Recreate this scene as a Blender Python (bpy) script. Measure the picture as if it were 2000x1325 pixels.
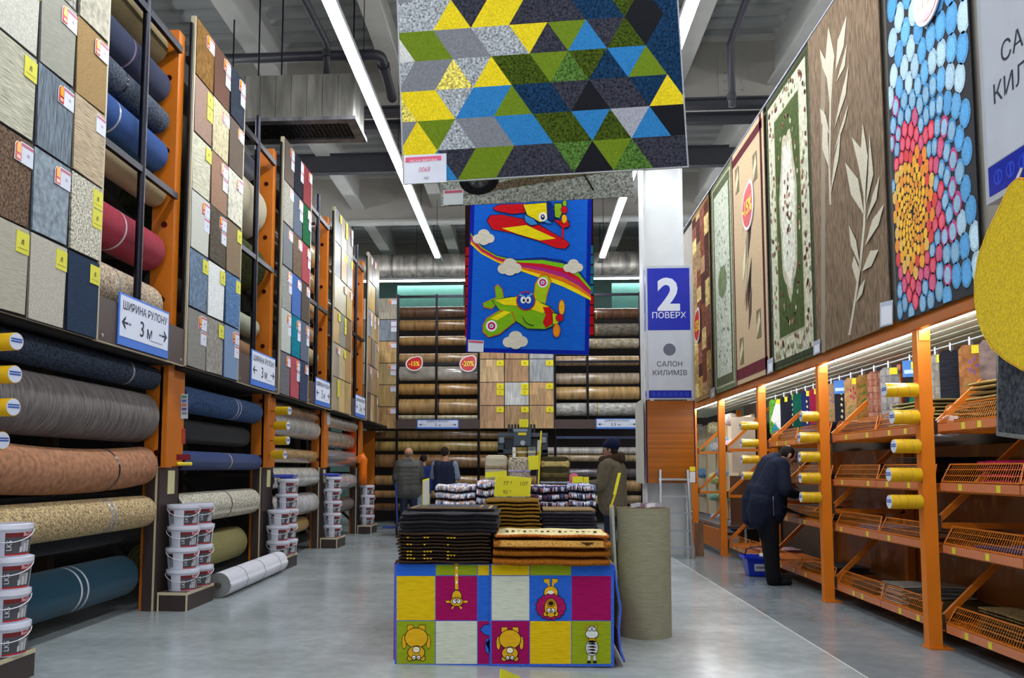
import bpy, math, random
import numpy as np
from mathutils import Vector, Matrix
for _o in list(bpy.data.objects): bpy.data.objects.remove(_o)
SC = bpy.context.scene
COL = SC.collection
RN = random.Random(11)
# ---------------------------------------------------------------- camera
F, CX, CY, CH = 1650.0, 920.0, 779.0, 1.36
YAW, PITCH, ROLL = math.atan(110/1650), math.atan(0.0825), math.radians(0.15)
CAMR = (Matrix.Rotation(YAW, 3, 'Z') @ Matrix.Rotation(math.pi/2+PITCH, 3, 'X') @ Matrix.Rotation(ROLL, 3, 'Z'))
cd = bpy.data.cameras.new('camera'); cam = bpy.data.objects.new('camera', cd); COL.objects.link(cam)
cd.sensor_width = 36; cd.sensor_fit = 'HORIZONTAL'; cd.lens = F*36/2000
cd.shift_x = (1000-CX)/2000; cd.shift_y = (CY-662.5)/2000
cd.clip_start = .05; cd.clip_end = 200
cam.matrix_world = Matrix.Translation((0,0,CH)) @ CAMR.to_4x4()
SC.camera = cam
# ---------------------------------------------------------------- world, exposure
w = bpy.data.worlds.new('world'); SC.world = w; w.use_nodes = True
w.node_tree.nodes['Background'].inputs[0].default_value = (.86,.92,1,1)
w.node_tree.nodes['Background'].inputs[1].default_value = .5
SC.view_settings.view_transform = 'Standard'; SC.view_settings.look = 'None'
SC.view_settings.exposure = 0.6; SC.view_settings.gamma = 1; SC.view_settings.use_curve_mapping = False
TUBE_POWER = 34.0
# ---------------------------------------------------------------- pixel -> point
def ray(px, py): return CAMR @ Vector(((px-CX)/F, -(py-CY)/F, -1))
def UY(px, py, Y): d = ray(px,py); t = Y/d.y; return Vector((d.x*t, Y, CH+d.z*t))
def UX(px, py, X): d = ray(px,py); t = X/d.x; return Vector((X, d.y*t, CH+d.z*t))
def UZ(px, py, Z): d = ray(px,py); t = (Z-CH)/d.z; return Vector((d.x*t, d.y*t, Z))
def hx(s):
    if not isinstance(s, str): return s
    s = s.lstrip('#'); o = []
    for i in (0,2,4):
        c = int(s[i:i+2],16)/255
        o.append(c/12.92 if c <= .04045 else ((c+.055)/1.055)**2.4)
    return tuple(o)
def vary(c, a=.06):
    c = hx(c); k = 1+RN.uniform(-a,a); return tuple(min(1,x*k) for x in c)
# ---------------------------------------------------------------- materials
def newmat(name):
    m = bpy.data.materials.new(name); m.use_nodes = True; nt = m.node_tree
    return m, nt, nt.nodes['Principled BSDF']
def L(nt, a, b): nt.links.new(a, b)
def attrmat(name, rough=.5, metal=0, nscale=0, namt=0, stretch=(1,1,1), bump=0, bscale=None, spec=.5, detail=3, sheen=0, coat=0):
    m, nt, b = newmat(name)
    at = nt.nodes.new('ShaderNodeAttribute'); at.attribute_name = 'Col'
    b.inputs['Roughness'].default_value = rough; b.inputs['Metallic'].default_value = metal
    b.inputs['Specular IOR Level'].default_value = spec
    if sheen: b.inputs['Sheen Weight'].default_value = sheen
    if coat: b.inputs['Coat Weight'].default_value = coat; b.inputs['Coat Roughness'].default_value = .1
    src = at.outputs['Color']
    if nscale:
        tc = nt.nodes.new('ShaderNodeTexCoord'); mp = nt.nodes.new('ShaderNodeMapping')
        mp.inputs['Scale'].default_value = stretch; L(nt, tc.outputs['Object'], mp.inputs['Vector'])
        n = nt.nodes.new('ShaderNodeTexNoise'); n.inputs['Scale'].default_value = nscale; n.inputs['Detail'].default_value = detail
        L(nt, mp.outputs[0], n.inputs['Vector'])
        mr = nt.nodes.new('ShaderNodeMapRange'); mr.inputs[1].default_value = .3; mr.inputs[2].default_value = .7
        mr.inputs[3].default_value = 1-namt; mr.inputs[4].default_value = 1+namt; L(nt, n.outputs['Fac'], mr.inputs[0])
        mx = nt.nodes.new('ShaderNodeVectorMath'); mx.operation = 'SCALE'
        L(nt, src, mx.inputs[0]); L(nt, mr.outputs[0], mx.inputs['Scale']); src = mx.outputs[0]
        if bump:
            bp = nt.nodes.new('ShaderNodeBump'); bp.inputs['Strength'].default_value = bump; bp.inputs['Distance'].default_value = .006
            L(nt, n.outputs['Fac'], bp.inputs['Height']); L(nt, bp.outputs[0], b.inputs['Normal'])
    L(nt, src, b.inputs['Base Color'])
    return m
M = {}
M['paint'] = attrmat('paint', .42, nscale=3, namt=.05)
M['matte'] = attrmat('matte', .8, nscale=4, namt=.06)
M['gloss'] = attrmat('gloss', .22, nscale=5, namt=.04)
M['paper'] = attrmat('paper', .65)
M['metal'] = attrmat('metal', .35, metal=.85, nscale=12, namt=.08)
M['galv'] = attrmat('galvanised', .45, metal=.6, nscale=2.2, namt=.45, stretch=(3,3,.5))
M['pile'] = attrmat('pile', .95, nscale=90, namt=.22, bump=.6, spec=.1, sheen=.15)
M['speck'] = attrmat('speckled_pile', .95, nscale=55, namt=.75, bump=.8, spec=.1, detail=4)
M['flat_weave'] = attrmat('flat_weave', .95, nscale=38, namt=.14, bump=.4, spec=.1, stretch=(.3,.3,4))
M['ribbed'] = attrmat('ribbed_pile', .95, nscale=20, namt=.4, bump=.9, spec=.1, stretch=(.4,.4,6))
M['streak'] = attrmat('streaked_pile', .95, nscale=14, namt=.5, bump=.7, spec=.1, stretch=(5,5,.6))
M['ring'] = attrmat('ringed_pile', .9, nscale=9, namt=.5, bump=.5, spec=.15, stretch=(.8,9,.8))
M['coir'] = attrmat('coir', .95, nscale=120, namt=.45, bump=.9, spec=.1)
M['floral'] = attrmat('floral_weave', .95, nscale=22, namt=.32, bump=.3, spec=.1, detail=5)
M['blotch'] = attrmat('blotched_weave', .95, nscale=9, namt=.5, bump=.3, spec=.1, stretch=(1,1,1.6), detail=6)
M['wood'] = attrmat('wood_sheet', .35, nscale=9, namt=.3, stretch=(3,3,.35), detail=5)
M['wood_roll'] = attrmat('wood_print_roll', .22, nscale=6, namt=.35, stretch=(2.2,.5,.5), detail=4, coat=.25)
M['wrap'] = attrmat('plastic_wrap', .16, nscale=9, namt=.2, bump=.5, coat=.6, stretch=(1,1,1))
M['cloth'] = attrmat('cloth', .85, nscale=30, namt=.2, bump=.3, spec=.2)
M['puffer'] = attrmat('puffer', .5, nscale=4, namt=.25, bump=.6, stretch=(.6,.6,3.2))
M['skin'] = attrmat('skin', .55, nscale=20, namt=.06)
def plastic_sheet():
    m, nt, b = newmat('brown_plastic_sheet')
    b.inputs['Base Color'].default_value = (.34,.115,.02,1); b.inputs['Roughness'].default_value = .22
    tc = nt.nodes.new('ShaderNodeTexCoord'); n = nt.nodes.new('ShaderNodeTexNoise'); n.inputs['Scale'].default_value = 2.2
    bp = nt.nodes.new('ShaderNodeBump'); bp.inputs['Strength'].default_value = .55; bp.inputs['Distance'].default_value = .12
    L(nt, tc.outputs['Object'], n.inputs['Vector']); L(nt, n.outputs['Fac'], bp.inputs['Height']); L(nt, bp.outputs[0], b.inputs['Normal'])
    return m
M['sheet'] = plastic_sheet()
def concrete():
    m, nt, b = newmat('polished_concrete')
    at = nt.nodes.new('ShaderNodeAttribute'); at.attribute_name = 'Col'
    tc = nt.nodes.new('ShaderNodeTexCoord'); mp = nt.nodes.new('ShaderNodeMapping'); mp.inputs['Scale'].default_value = (.5,.8,1)
    L(nt, tc.outputs['Object'], mp.inputs['Vector'])
    n = nt.nodes.new('ShaderNodeTexNoise'); n.inputs['Scale'].default_value = 1.3; n.inputs['Detail'].default_value = 8; n.inputs['Roughness'].default_value = .62
    L(nt, mp.outputs[0], n.inputs['Vector'])
    n2 = nt.nodes.new('ShaderNodeTexNoise'); n2.inputs['Scale'].default_value = 9; n2.inputs['Detail'].default_value = 6
    L(nt, tc.outputs['Object'], n2.inputs['Vector'])
    mr = nt.nodes.new('ShaderNodeMapRange'); mr.inputs[1].default_value = .32; mr.inputs[2].default_value = .68; mr.inputs[3].default_value = .8; mr.inputs[4].default_value = 1.15
    L(nt, n.outputs['Fac'], mr.inputs[0])
    mr2 = nt.nodes.new('ShaderNodeMapRange'); mr2.inputs[1].default_value = .3; mr2.inputs[2].default_value = .7; mr2.inputs[3].default_value = .9; mr2.inputs[4].default_value = 1.1
    L(nt, n2.outputs['Fac'], mr2.inputs[0])
    mu = nt.nodes.new('ShaderNodeMath'); mu.operation = 'MULTIPLY'; L(nt, mr.outputs[0], mu.inputs[0]); L(nt, mr2.outputs[0], mu.inputs[1])
    sc = nt.nodes.new('ShaderNodeVectorMath'); sc.operation = 'SCALE'; L(nt, at.outputs['Color'], sc.inputs[0]); L(nt, mu.outputs[0], sc.inputs['Scale'])
    L(nt, sc.outputs[0], b.inputs['Base Color'])
    rr = nt.nodes.new('ShaderNodeMapRange'); rr.inputs[1].default_value = .35; rr.inputs[2].default_value = .65; rr.inputs[3].default_value = .15; rr.inputs[4].default_value = .23
    L(nt, n.outputs['Fac'], rr.inputs[0]); L(nt, rr.outputs[0], b.inputs['Roughness'])
    return m
M['concrete'] = concrete()
def emit(name, col, s):
    m, nt, b = newmat(name); b.inputs['Base Color'].default_value = (.8,.8,.8,1)
    b.inputs['Emission Color'].default_value = (*col,1); b.inputs['Emission Strength'].default_value = s
    return m
M['tube'] = emit('light_tube', (.92,.96,1), TUBE_POWER)
M['led'] = emit('led_strip', (.95,.98,1), 40.0)
# ---------------------------------------------------------------- mesh builder (world coordinates)
_txt = {}
def text_geo(s, align='CENTER', bold=0):
    k = (s, align, bold)
    if k not in _txt:
        c = bpy.data.curves.new('t','FONT'); c.body = s; c.align_x = align; c.size = 1; c.resolution_u = 3; c.offset = bold
        o = bpy.data.objects.new('t', c); COL.objects.link(o)
        me = bpy.data.meshes.new_from_object(o.evaluated_get(bpy.context.evaluated_depsgraph_get()))
        _txt[k] = ([v.co.copy() for v in me.vertices], [tuple(p.vertices) for p in me.polygons])
        bpy.data.objects.remove(o); bpy.data.curves.remove(c); bpy.data.meshes.remove(me)
    return _txt[k]
class MB:
    def __init__(s): s.v=[]; s.f=[]; s.c=[]; s.s=[]
    def add(s, vs, fs, col, smooth=False):
        n = len(s.v); s.v += [Vector(v) for v in vs]; multi = isinstance(col, list)
        for i, f in enumerate(fs):
            s.f.append([n+j for j in f]); s.c.append(hx(col[i]) if multi else hx(col)); s.s.append(smooth)
        return s
    def box(s, x0,x1,y0,y1,z0,z1,col):
        return s.hexa([(x,y,z) for z in (z0,z1) for (x,y) in ((x0,y0),(x1,y0),(x1,y1),(x0,y1))], col)
    def hexa(s, v, col):
        return s.add(v, [(0,3,2,1),(4,5,6,7),(0,1,5,4),(1,2,6,5),(2,3,7,6),(3,0,4,7)], col)
    def obox(s, c, ax, ay, az, col):
        c = Vector(c); ax, ay, az = Vector(ax)/2, Vector(ay)/2, Vector(az)/2
        return s.hexa([c+ax*a+ay*b+az*k for k in (-1,1) for a,b in ((-1,-1),(1,-1),(1,1),(-1,1))], col)
    def beam(s, p, q, w, h, col, up=(0,0,1)):
        p, q = Vector(p), Vector(q); d = q-p; u = Vector(up)
        if abs(d.normalized().dot(u)) > .98: u = Vector((0,1,0))
        a = d.cross(u).normalized(); b = a.cross(d).normalized()
        return s.obox((p+q)/2, d, a*w, b*h, col)
    def poly(s, pts, col): return s.add(pts, [tuple(range(len(pts)))], col)
    def slab(s, pts, nrm, t, col, side=None):
        n = Vector(nrm).normalized()*t; k = len(pts); pts = [Vector(p) for p in pts]
        f = [tuple(range(k)), tuple(range(2*k-1,k-1,-1))]+[((i+1)%k, i, k+i, k+(i+1)%k) for i in range(k)]
        return s.add([p+n for p in pts]+pts, f, [col, side or col]+[side or col]*k)
    def tube(s, p, q, r0, r1=None, n=16, col='888888', caps=True, capcol=None):
        p, q = Vector(p), Vector(q); r1 = r0 if r1 is None else r1; d = (q-p).normalized()
        a = d.orthogonal().normalized(); b = d.cross(a)
        vs = []
        for c, r in ((p,r0),(q,r1)):
            vs += [c+(a*math.cos(2*math.pi*i/n)+b*math.sin(2*math.pi*i/n))*r for i in range(n)]
        s.add(vs, [(i,(i+1)%n,n+(i+1)%n,n+i) for i in range(n)], col, True)
        if caps: s.add(vs, [tuple(range(n-1,-1,-1)), tuple(range(n,2*n))], capcol or col)
        return s
    def path(s, pts, r, n=6, col='888888'):
        pts = [Vector(p) for p in pts]; rings = []
        for i, p in enumerate(pts):
            d = (pts[min(i+1,len(pts)-1)]-pts[max(i-1,0)]).normalized()
            a = d.cross(Vector((.123,.31,.94))).normalized(); b = d.cross(a)
            rings += [p+(a*math.cos(2*math.pi*k/n)+b*math.sin(2*math.pi*k/n))*r for k in range(n)]
        f = [(i*n+k, i*n+(k+1)%n, (i+1)*n+(k+1)%n, (i+1)*n+k) for i in range(len(pts)-1) for k in range(n)]
        f += [tuple(range(n-1,-1,-1)), tuple(range((len(pts)-1)*n, len(pts)*n))]
        return s.add(rings, f, col, True)
    def text(s, string, size, fn, col, align='CENTER', sx=1.0, bold=0):
        v, f = text_geo(string, align, bold)
        return s.add([fn(p.x*size*sx, p.y*size) for p in v], f, col)
    def build(s, name, mat, parent=None, label=None, cat=None, group=None, kind=None, bevel=0):
        vs = s.v
        if parent is None:
            xs, ys, zs = zip(*[(v.x,v.y,v.z) for v in vs]); org = Vector(((min(xs)+max(xs))/2,(min(ys)+max(ys))/2,min(zs)))
        else: org = WO[parent.name]
        me = bpy.data.meshes.new(name); me.from_pydata([tuple(v-org) for v in vs], [], s.f)
        ca = me.color_attributes.new('Col','FLOAT_COLOR','CORNER'); dat = []
        for f, c in zip(s.f, s.c): dat += [c[0],c[1],c[2],1.0]*len(f)
        ca.data.foreach_set('color', dat)
        me.polygons.foreach_set('use_smooth', s.s)
        me.materials.append(M[mat] if isinstance(mat, str) else mat)
        o = bpy.data.objects.new(name, me); COL.objects.link(o)
        if parent is None: o.location = org
        else: o.parent = parent
        WO[o.name] = org
        if bevel:
            bm = o.modifiers.new('bevel','BEVEL'); bm.width = bevel; bm.segments = 2; bm.limit_method = 'ANGLE'
        tag(o, label, cat, group, kind)
        return o
WO = {}
def tag(o, label=None, cat=None, group=None, kind=None):
    for k, v in (('label',label),('category',cat),('group',group),('kind',kind)):
        if v: o[k] = v
    return o
def thing(name, label, cat, loc, group=None, kind=None):
    o = bpy.data.objects.new(name, None); COL.objects.link(o); o.location = loc; o.empty_display_size = .1
    WO[o.name] = Vector(loc); return tag(o, label, cat, group, kind)
def copy_tree(o, loc=None, parent=None):
    c = o.copy(); COL.objects.link(c)
    if parent: c.parent = parent
    if loc is not None: c.location = loc
    WO[c.name] = Vector(loc) if loc is not None else WO[o.name]
    for ch in o.children: copy_tree(ch, None, c)
    return c
NTH = 'first second third fourth fifth sixth seventh eighth ninth tenth eleventh twelfth thirteenth fourteenth fifteenth'.split()
ORD = ['bottom']+[q+' from the bottom' for q in NTH[1:]]
# generic pieces -------------------------------------------------
def carpet_roll(p0, p1, r, col, mat, label, bands=(), bandcol='9a9aa0', sag=0, seam=2.2, group=None, endcol=None, squash=1.0):
    p0, p1 = Vector(p0), Vector(p1); d = (p1-p0).normalized()
    up = Vector((0,0,1)); a = d.cross(up).normalized()
    T = thing('carpet_roll', label, 'carpet roll', (p0+p1)/2-Vector((0,0,r)), group)
    n, ns = 30, 9
    def prof(i, e=1.0):
        th = seam+2*math.pi*i/n*.997; rr = r*(.93+.07*i/n)*e
        return a*math.cos(th)*rr + up*math.sin(th)*rr*squash
    m = MB(); vs = []
    for j in range(ns):
        t = j/(ns-1); c = p0.lerp(p1, t) + up*(-sag*4*t*(1-t))
        e = .985 if j in (0,ns-1) else 1
        vs += [c+prof(i,e) for i in range(n+1)]
    N = n+1
    m.add(vs, [(j*N+i, j*N+(i+1)%N, (j+1)*N+(i+1)%N, (j+1)*N+i) for j in range(ns-1) for i in range(N)], col, True)
    for j, k in ((0,-1),(ns-1,1)):
        ring = list(range(j*N, j*N+N)); m.add(vs, [tuple(ring if k>0 else ring[::-1])], endcol or tuple(x*.55 for x in hx(col)))
    m.build('roll', mat, T)
    for c, k in ((p0,-1),(p1,1)):               # visible winding on the two ends
        sp = MB()
        for q in (.3,.55,.78):
            for i in range(18):
                a0, a1 = 2*math.pi*i/18, 2*math.pi*(i+1)/18
                pt = lambda an, rr: c + d*k*.004 + a*math.cos(an)*rr + up*math.sin(an)*rr*squash
                sp.poly([pt(a0,r*q),pt(a1,r*q),pt(a1,r*(q+.05)),pt(a0,r*(q+.05))], tuple(x*.3 for x in hx(col)))
        sp.build('winding', 'matte', T, kind='stuff')
    MB().tube(p0-d*.055,p1+d*.058,.03,n=10,col='4a4034').build('core_tube','matte',T)
    for t in bands:
        b = MB(); c = p0.lerp(p1,t)+up*(-sag*4*t*(1-t)); vs = []
        for k in (-.5,.5):
            vs += [c+d*k*.028+prof(i,1.012) for i in range(n+1)]
        b.add(vs, [(i,(i+1)%N,N+(i+1)%N,N+i) for i in range(N)], bandcol, True)
        b.build('tie_band', 'gloss', T)
    return T
# ================================================================ setting
def struct(name, mb, mat): return mb.build(name, mat, kind='structure')
JX = UZ(1490,1198,0).x
fl = thing('floor', None, None, (0,10,0), kind='structure')
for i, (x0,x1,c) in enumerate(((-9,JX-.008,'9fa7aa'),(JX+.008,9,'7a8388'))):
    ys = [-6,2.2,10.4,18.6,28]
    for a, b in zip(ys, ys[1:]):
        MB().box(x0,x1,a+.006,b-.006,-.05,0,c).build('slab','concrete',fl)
MB().box(-9,9,-6,28,-.12,-.005,'c9ccca').build('joint','matte',fl)
DZ = 8.55
cl = MB(); y = -6.0; vs = []
while y < 28:
    for dy, z in ((0,DZ),(.16,DZ),(.2,DZ+.09),(.34,DZ+.09)): vs.append((y+dy,z))
    y += .38
cl.add([(x,yy,z) for yy,z in vs for x in (-9,9)], [(2*i,2*i+1,2*i+3,2*i+2) for i in range(len(vs)-1)], 'a9abab')
struct('ceiling', cl, 'paint')
struct('wall_back', MB().box(-9,9,27,27.2,0,DZ+.1,'5f7d76'), 'matte')
struct('wall_left', MB().box(-9.2,-9,-6,27,0,DZ+.1,'a9a498'), 'matte')
struct('wall_right', MB().box(9,9.2,-6,27,0,DZ+.1,'a9a498'), 'matte')
def ibeam_x(name, y, z0, z1, col, fcol, label=None):
    T = thing(name, None, None, (0,y,z0), kind='structure')
    MB().box(-9,9,y-.03,y+.03,z0+.05,z1-.05,col).build('web','paint',T)
    MB().box(-9,9,y-.17,y+.17,z0,z0+.05,fcol).build('flange','paint',T)
    MB().box(-9,9,y-.17,y+.17,z1-.05,z1,fcol).build('flange','paint',T)
    if y < 15:
        for x in (UY(1412,130,y).x, -3.6):
            p = MB().box(x-.09,x+.4,y-.045,y-.03,z0+.2,z1-.25,col)
            for k in range(5): 
                for dx in (.02,.3): p.tube((x+dx,y-.045,z0+.3+.15*k),(x+dx,y-.07,z0+.3+.15*k),.022,n=8,col=col)
            p.build('splice_plate','paint',T)
for i, yy in enumerate((1.6,7.7,13.9,20.2,26.2)): ibeam_x('trim_%d' % (i+1), yy, 7.36, DZ, 'b3aea6', 'c5c4c0')
for i, x in enumerate((-8.4,-6.3,-4.15,-2.15,.2,2.45,4.15,6.3,8.4)):
    T = thing('trim_%d' % (i+11), None, None, (x,10,7.7), kind='structure')
    MB().box(x-.02,x+.02,-6,27,7.8,DZ,'c9c9c6').build('web','paint',T)
    MB().box(x-.15,x+.15,-6,27,7.72,7.78,'cfcfcc').build('flange','paint',T)
# dark steel cross bars under the roof
for i, (py0, py1, Y, lab) in enumerate(((204,219,13.2,'slim dark steel cross bar, upper of two under the roof'),(232,248,13.6,'slim dark steel cross bar, lower of two under the roof'),(295,331,16.6,'deep dark grey steel beam crossing the hall behind the duct box'))):
    z1 = UY(1030,py0,Y).z; z0 = UY(1030,py1,Y).z
    T = thing('cross_beam', lab, 'beam', (0,Y,z0))
    MB().box(-8.5,8.5,Y-.02,Y+.02,z0,z1,'45454d').build('web','paint',T)
    MB().box(-8.5,8.5,Y-.08,Y+.08,z0-.01,z0+.02,'3c3c44').build('flange','paint',T)
    MB().box(-8.5,8.5,Y-.08,Y+.08,z1-.02,z1+.01,'3c3c44').build('flange','paint',T)
# ---------------------------------------------------------------- lamps
def strip_light(x, y0, y1, z, label):
    T = thing('strip_light', label, 'ceiling lamp', (x,(y0+y1)/2,z))
    MB().box(x-.07,x+.07,y0-.5,y1+.7,z,z+.07,'b9bcc0').build('housing','paint',T)
    MB().box(x-.055,x+.055,y0,y1,z-.05,z-.001,'ffffff').build('tube','tube',T)
    y = y0+1
    while y < y1: MB().tube((x,y,z+.07),(x,y,DZ),.006,n=6,col='30303a').build('suspension_rod','metal',T); y += 3
LZ = 6.38
xl = UZ(700,136,LZ).x; xr = UZ(1265,250,LZ).x
strip_light(xl, -5.5, UZ(858,500,LZ).y, LZ, 'long white strip light over the left aisle, running past the triangle rug')
strip_light(xr, -5.5, UZ(1176,500,LZ).y, LZ, 'long white strip light over the right aisle, beside the white column')
strip_light(-6.8, -5.5, 22, 7.0, 'white strip light beyond the left roll racks')  # added out of view to light the ceiling and rack backs
strip_light(6.6, -5.5, 22, 7.0, 'white strip light beyond the right rug display wall')  # its added counterpart on the right, also out of view
a = UY(705,549,22.5)
T = thing('strip_light', 'white strip light running crosswise above the back rack', 'ceiling lamp', (0,22.5,a.z))
MB().box(-6.4,6,22.46,22.54,a.z,a.z+.06,'b9bcc0').build('housing','paint',T)
MB().box(-6.4,6,22.47,22.53,a.z-.035,a.z-.001,'ffffff').build('tube','tube',T)
for x in range(-6,6,3): MB().tube((x,22.5,a.z+.06),(x,22.5,DZ),.006,n=6,col='30303a').build('suspension_rod','metal',T)
# silver insulated duct behind the back rack
a = UY(800,498,24); b = UY(800,544,24); r = (a.z-b.z)/2
T = thing('air_duct', 'silver insulated round duct running crosswise under the far ceiling', 'duct', (0,24,b.z))
MB().tube((-8,24,b.z+r),(8,24,b.z+r),r,n=24,col='b9b2aa').build('duct_skin','galv',T)
for x in np.arange(-7.5,8,1.2): MB().tube((x,24,b.z+r),(x+.06,24,b.z+r),r*1.03,n=24,col='8e8a86').build('strap','galv',T)
for x in np.arange(-7.5,8,2.4): MB().tube((x,24,b.z+2*r),(x,24,DZ),.01,n=6,col='3a3a40').build('hanger','metal',T)
# black drain pipes at upper left
def pipe(pts, r, label, col='2d2d38', flange=()):
    T = thing('pipe', label, 'pipe', pts[0])
    MB().path(pts, r, 14, col).build('pipe_run','paint',T)
    for p, d in flange:
        p = Vector(p); d = Vector(d)*.05
        MB().tube(p-d,p+d,r*1.25,n=14,col=col).build('collar','paint',T)
YP = 12.0
p0 = UY(400,113,YP); p1 = UY(728,107,YP); zc = p1.z
el = [p1+Vector((.12*math.sin(t), .12*(1-math.cos(t)) , 0)) for t in (0,.4,.8,1.2,1.57)]
far = UZ(778,195,zc-.55)
pipe([Vector((p0.x,YP,zc)),p1]+el[1:]+[Vector((el[-1].x,YP+.3,zc-.05)),Vector((el[-1].x+.02,YP+.9,zc-.25)),Vector((el[-1].x+.03,12.95,zc-.25))], .075,
     'thick black pipe with an elbow under the roof at upper left', flange=[(p1-Vector((.35,0,0)),(1,0,0)),(Vector((el[-1].x,YP+.3,zc-.05)),(0,1,-.2))])
q = UY(638,84,11.55)
pipe([UZ(560,-70,q.z), q, UY(638,150,11.55)], .05, 'black pipe dropping into the top of the grey duct box', '2b2b33', flange=[(UY(638,105,11.55),(0,0,1))])
q = UY(1427,85,12.8)
pipe([UZ(1465,-20,q.z), q, UY(1430,208,12.8)], .055, 'dark pipe bending down along the riveted girder at upper right', '4a4752', flange=[(UY(1429,190,12.8),(0,0,1))])
# duct box with grille
YD = 11.2
a = UY(430,146,YD); b = UY(690,228,YD); z1, z0 = UY(690,143,YD).z, b.z; x0, x1 = a.x-.3, b.x; yb = YD+.78
T = thing('duct_box', 'grey sheet metal ventilation box with a black grille underneath', 'ventilation box', ((x0+x1)/2,YD,z0))
xs = np.linspace(x0,x1,11)
for u, v in zip(xs,xs[1:]): MB().box(u+.003,v-.003,YD,YD+.02,z0,z1,'7e7b74').build('front_sheet','galv',T)
MB().box(x0,x1,YD+.02,yb,z1-.02,z1,'8f8b82').build('top_sheet','galv',T)
MB().box(x1-.02,x1,YD+.02,yb,z0,z1,'75736e').build('side_sheet','galv',T)
MB().box(x0,x1,yb-.02,yb,z0,z1,'75736e').build('back_sheet','galv',T)
m = MB(); m.box(x0,x1+.04,YD-.04,YD+.1,z0-.05,z0,'6d6c70').box(x0,x1+.04,yb-.12,yb+.02,z0-.05,z0,'6d6c70').box(x1-.1,x1+.04,YD+.1,yb-.12,z0-.05,z0,'6d6c70').build('grille_frame','galv',T)
m = MB()
for i in range(34):
    x = x0+(x1-.1-x0)*i/34; m.box(x,x+.012,YD+.1,yb-.12,z0-.03,z0-.015,'17171b')
for i in range(9):
    yy = YD+.1+(yb-.22-YD)*i/9; m.box(x0,x1-.1,yy,yy+.01,z0-.032,z0-.017,'17171b')
m.box(x0,x1-.1,YD+.1,yb-.12,z0-.008,z0-.002,'0b0b0d').build('grille','paint',T)
for px, yy in ((455,YD+.1),(505,YD+.1),(550,YD+.1),(690,yb-.1)):
    x = UY(px,146,yy).x; MB().tube((x,yy,z1),(x,yy,DZ),.012,n=6,col='33333a').build('threaded_rod','metal',T)
# ================================================================ left roll racks
PB = 3.17; YB = 8.13
c0 = UY(360,715,YB); XL, ZB = c0.x, c0.z
ZT = UY(378,32,YB).z
BY = [YB+PB*(k-1) for k in range(6)]        # start of board A, B, C, D, E, (end)
BW = 1.52
OR, ORD_, BRN, DK = 'c2690c','a0560a','3a2c2a','24242c'
BAYN = ['nearest','second','third','fourth','fifth']
def price_tag(mb, o, ux, uz, n, w, h, kind):
    """tag drawn in a plane: o top-left corner, ux right, uz up, n outward"""
    P = lambda a, b, k=0: o+ux*a+uz*b+n*k
    base = {'w':'d9dcea','y':'dcd640','Y':'efe014'}[kind]
    mb.slab([P(0,-h),P(w,-h),P(w,0),P(0,0)], n, .004, base)
    if kind == 'w':
        mb.poly([P(.02*w,-.2*h,.005),P(.98*w,-.2*h,.005),P(.98*w,-.06*h,.005),P(.02*w,-.06*h,.005)], 'c06a80')
        mb.poly([P(.5*w,-.6*h,.005),P(.7*w,-.6*h,.005),P(.7*w,-.45*h,.005),P(.5*w,-.45*h,.005)], 'b0a4bc')
    else:
        mb.poly([P(.35*w,-.6*h,.005),P(.42*w,-.6*h,.005),P(.5*w,-.35*h,.005),P(.43*w,-.35*h,.005)], '55562a')
        mb.poly([P(.5*w,-.6*h,.005),P(.57*w,-.6*h,.005),P(.57*w,-.35*h,.005),P(.5*w,-.35*h,.005)], '55562a')
        mb.poly([P(.1*w,-.8*h,.005),P(.9*w,-.8*h,.005),P(.9*w,-.77*h,.005),P(.1*w,-.77*h,.005)], '8a8a30')
def sticker(mb, c, ux, uz, n, w, h):
    P = lambda a, b, k: c+ux*a+uz*b+n*k
    def arch(s, lo):
        return [(-w*s/2,-h*lo),(w*s/2,-h*lo)]+[(w*s/2*math.cos(t),h*.18+w*s/2*math.sin(t)) for t in np.linspace(0,math.pi,9)]
    for k, (s, lo, cc) in enumerate(((1.2,.52,'e8e4e8'),(1,.47,'c8181c'))):
        mb.slab([P(a,b,.001+.003*k) for a,b in arch(s,lo)], n, .003, cc)
    mb.slab([P(a*w,b*h,.007) for a,b in ((-.36,-.12),(.36,-.12),(.36,.2),(.2,.42),(-.2,.42),(-.36,.2))], n, .002, 'f2a818')
    mb.slab([P(a*w,b*h,.007) for a,b in ((-.3,-.4),(.3,-.4),(.3,-.24),(-.3,-.24))], n, .002, 'f0c0a0')
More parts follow.
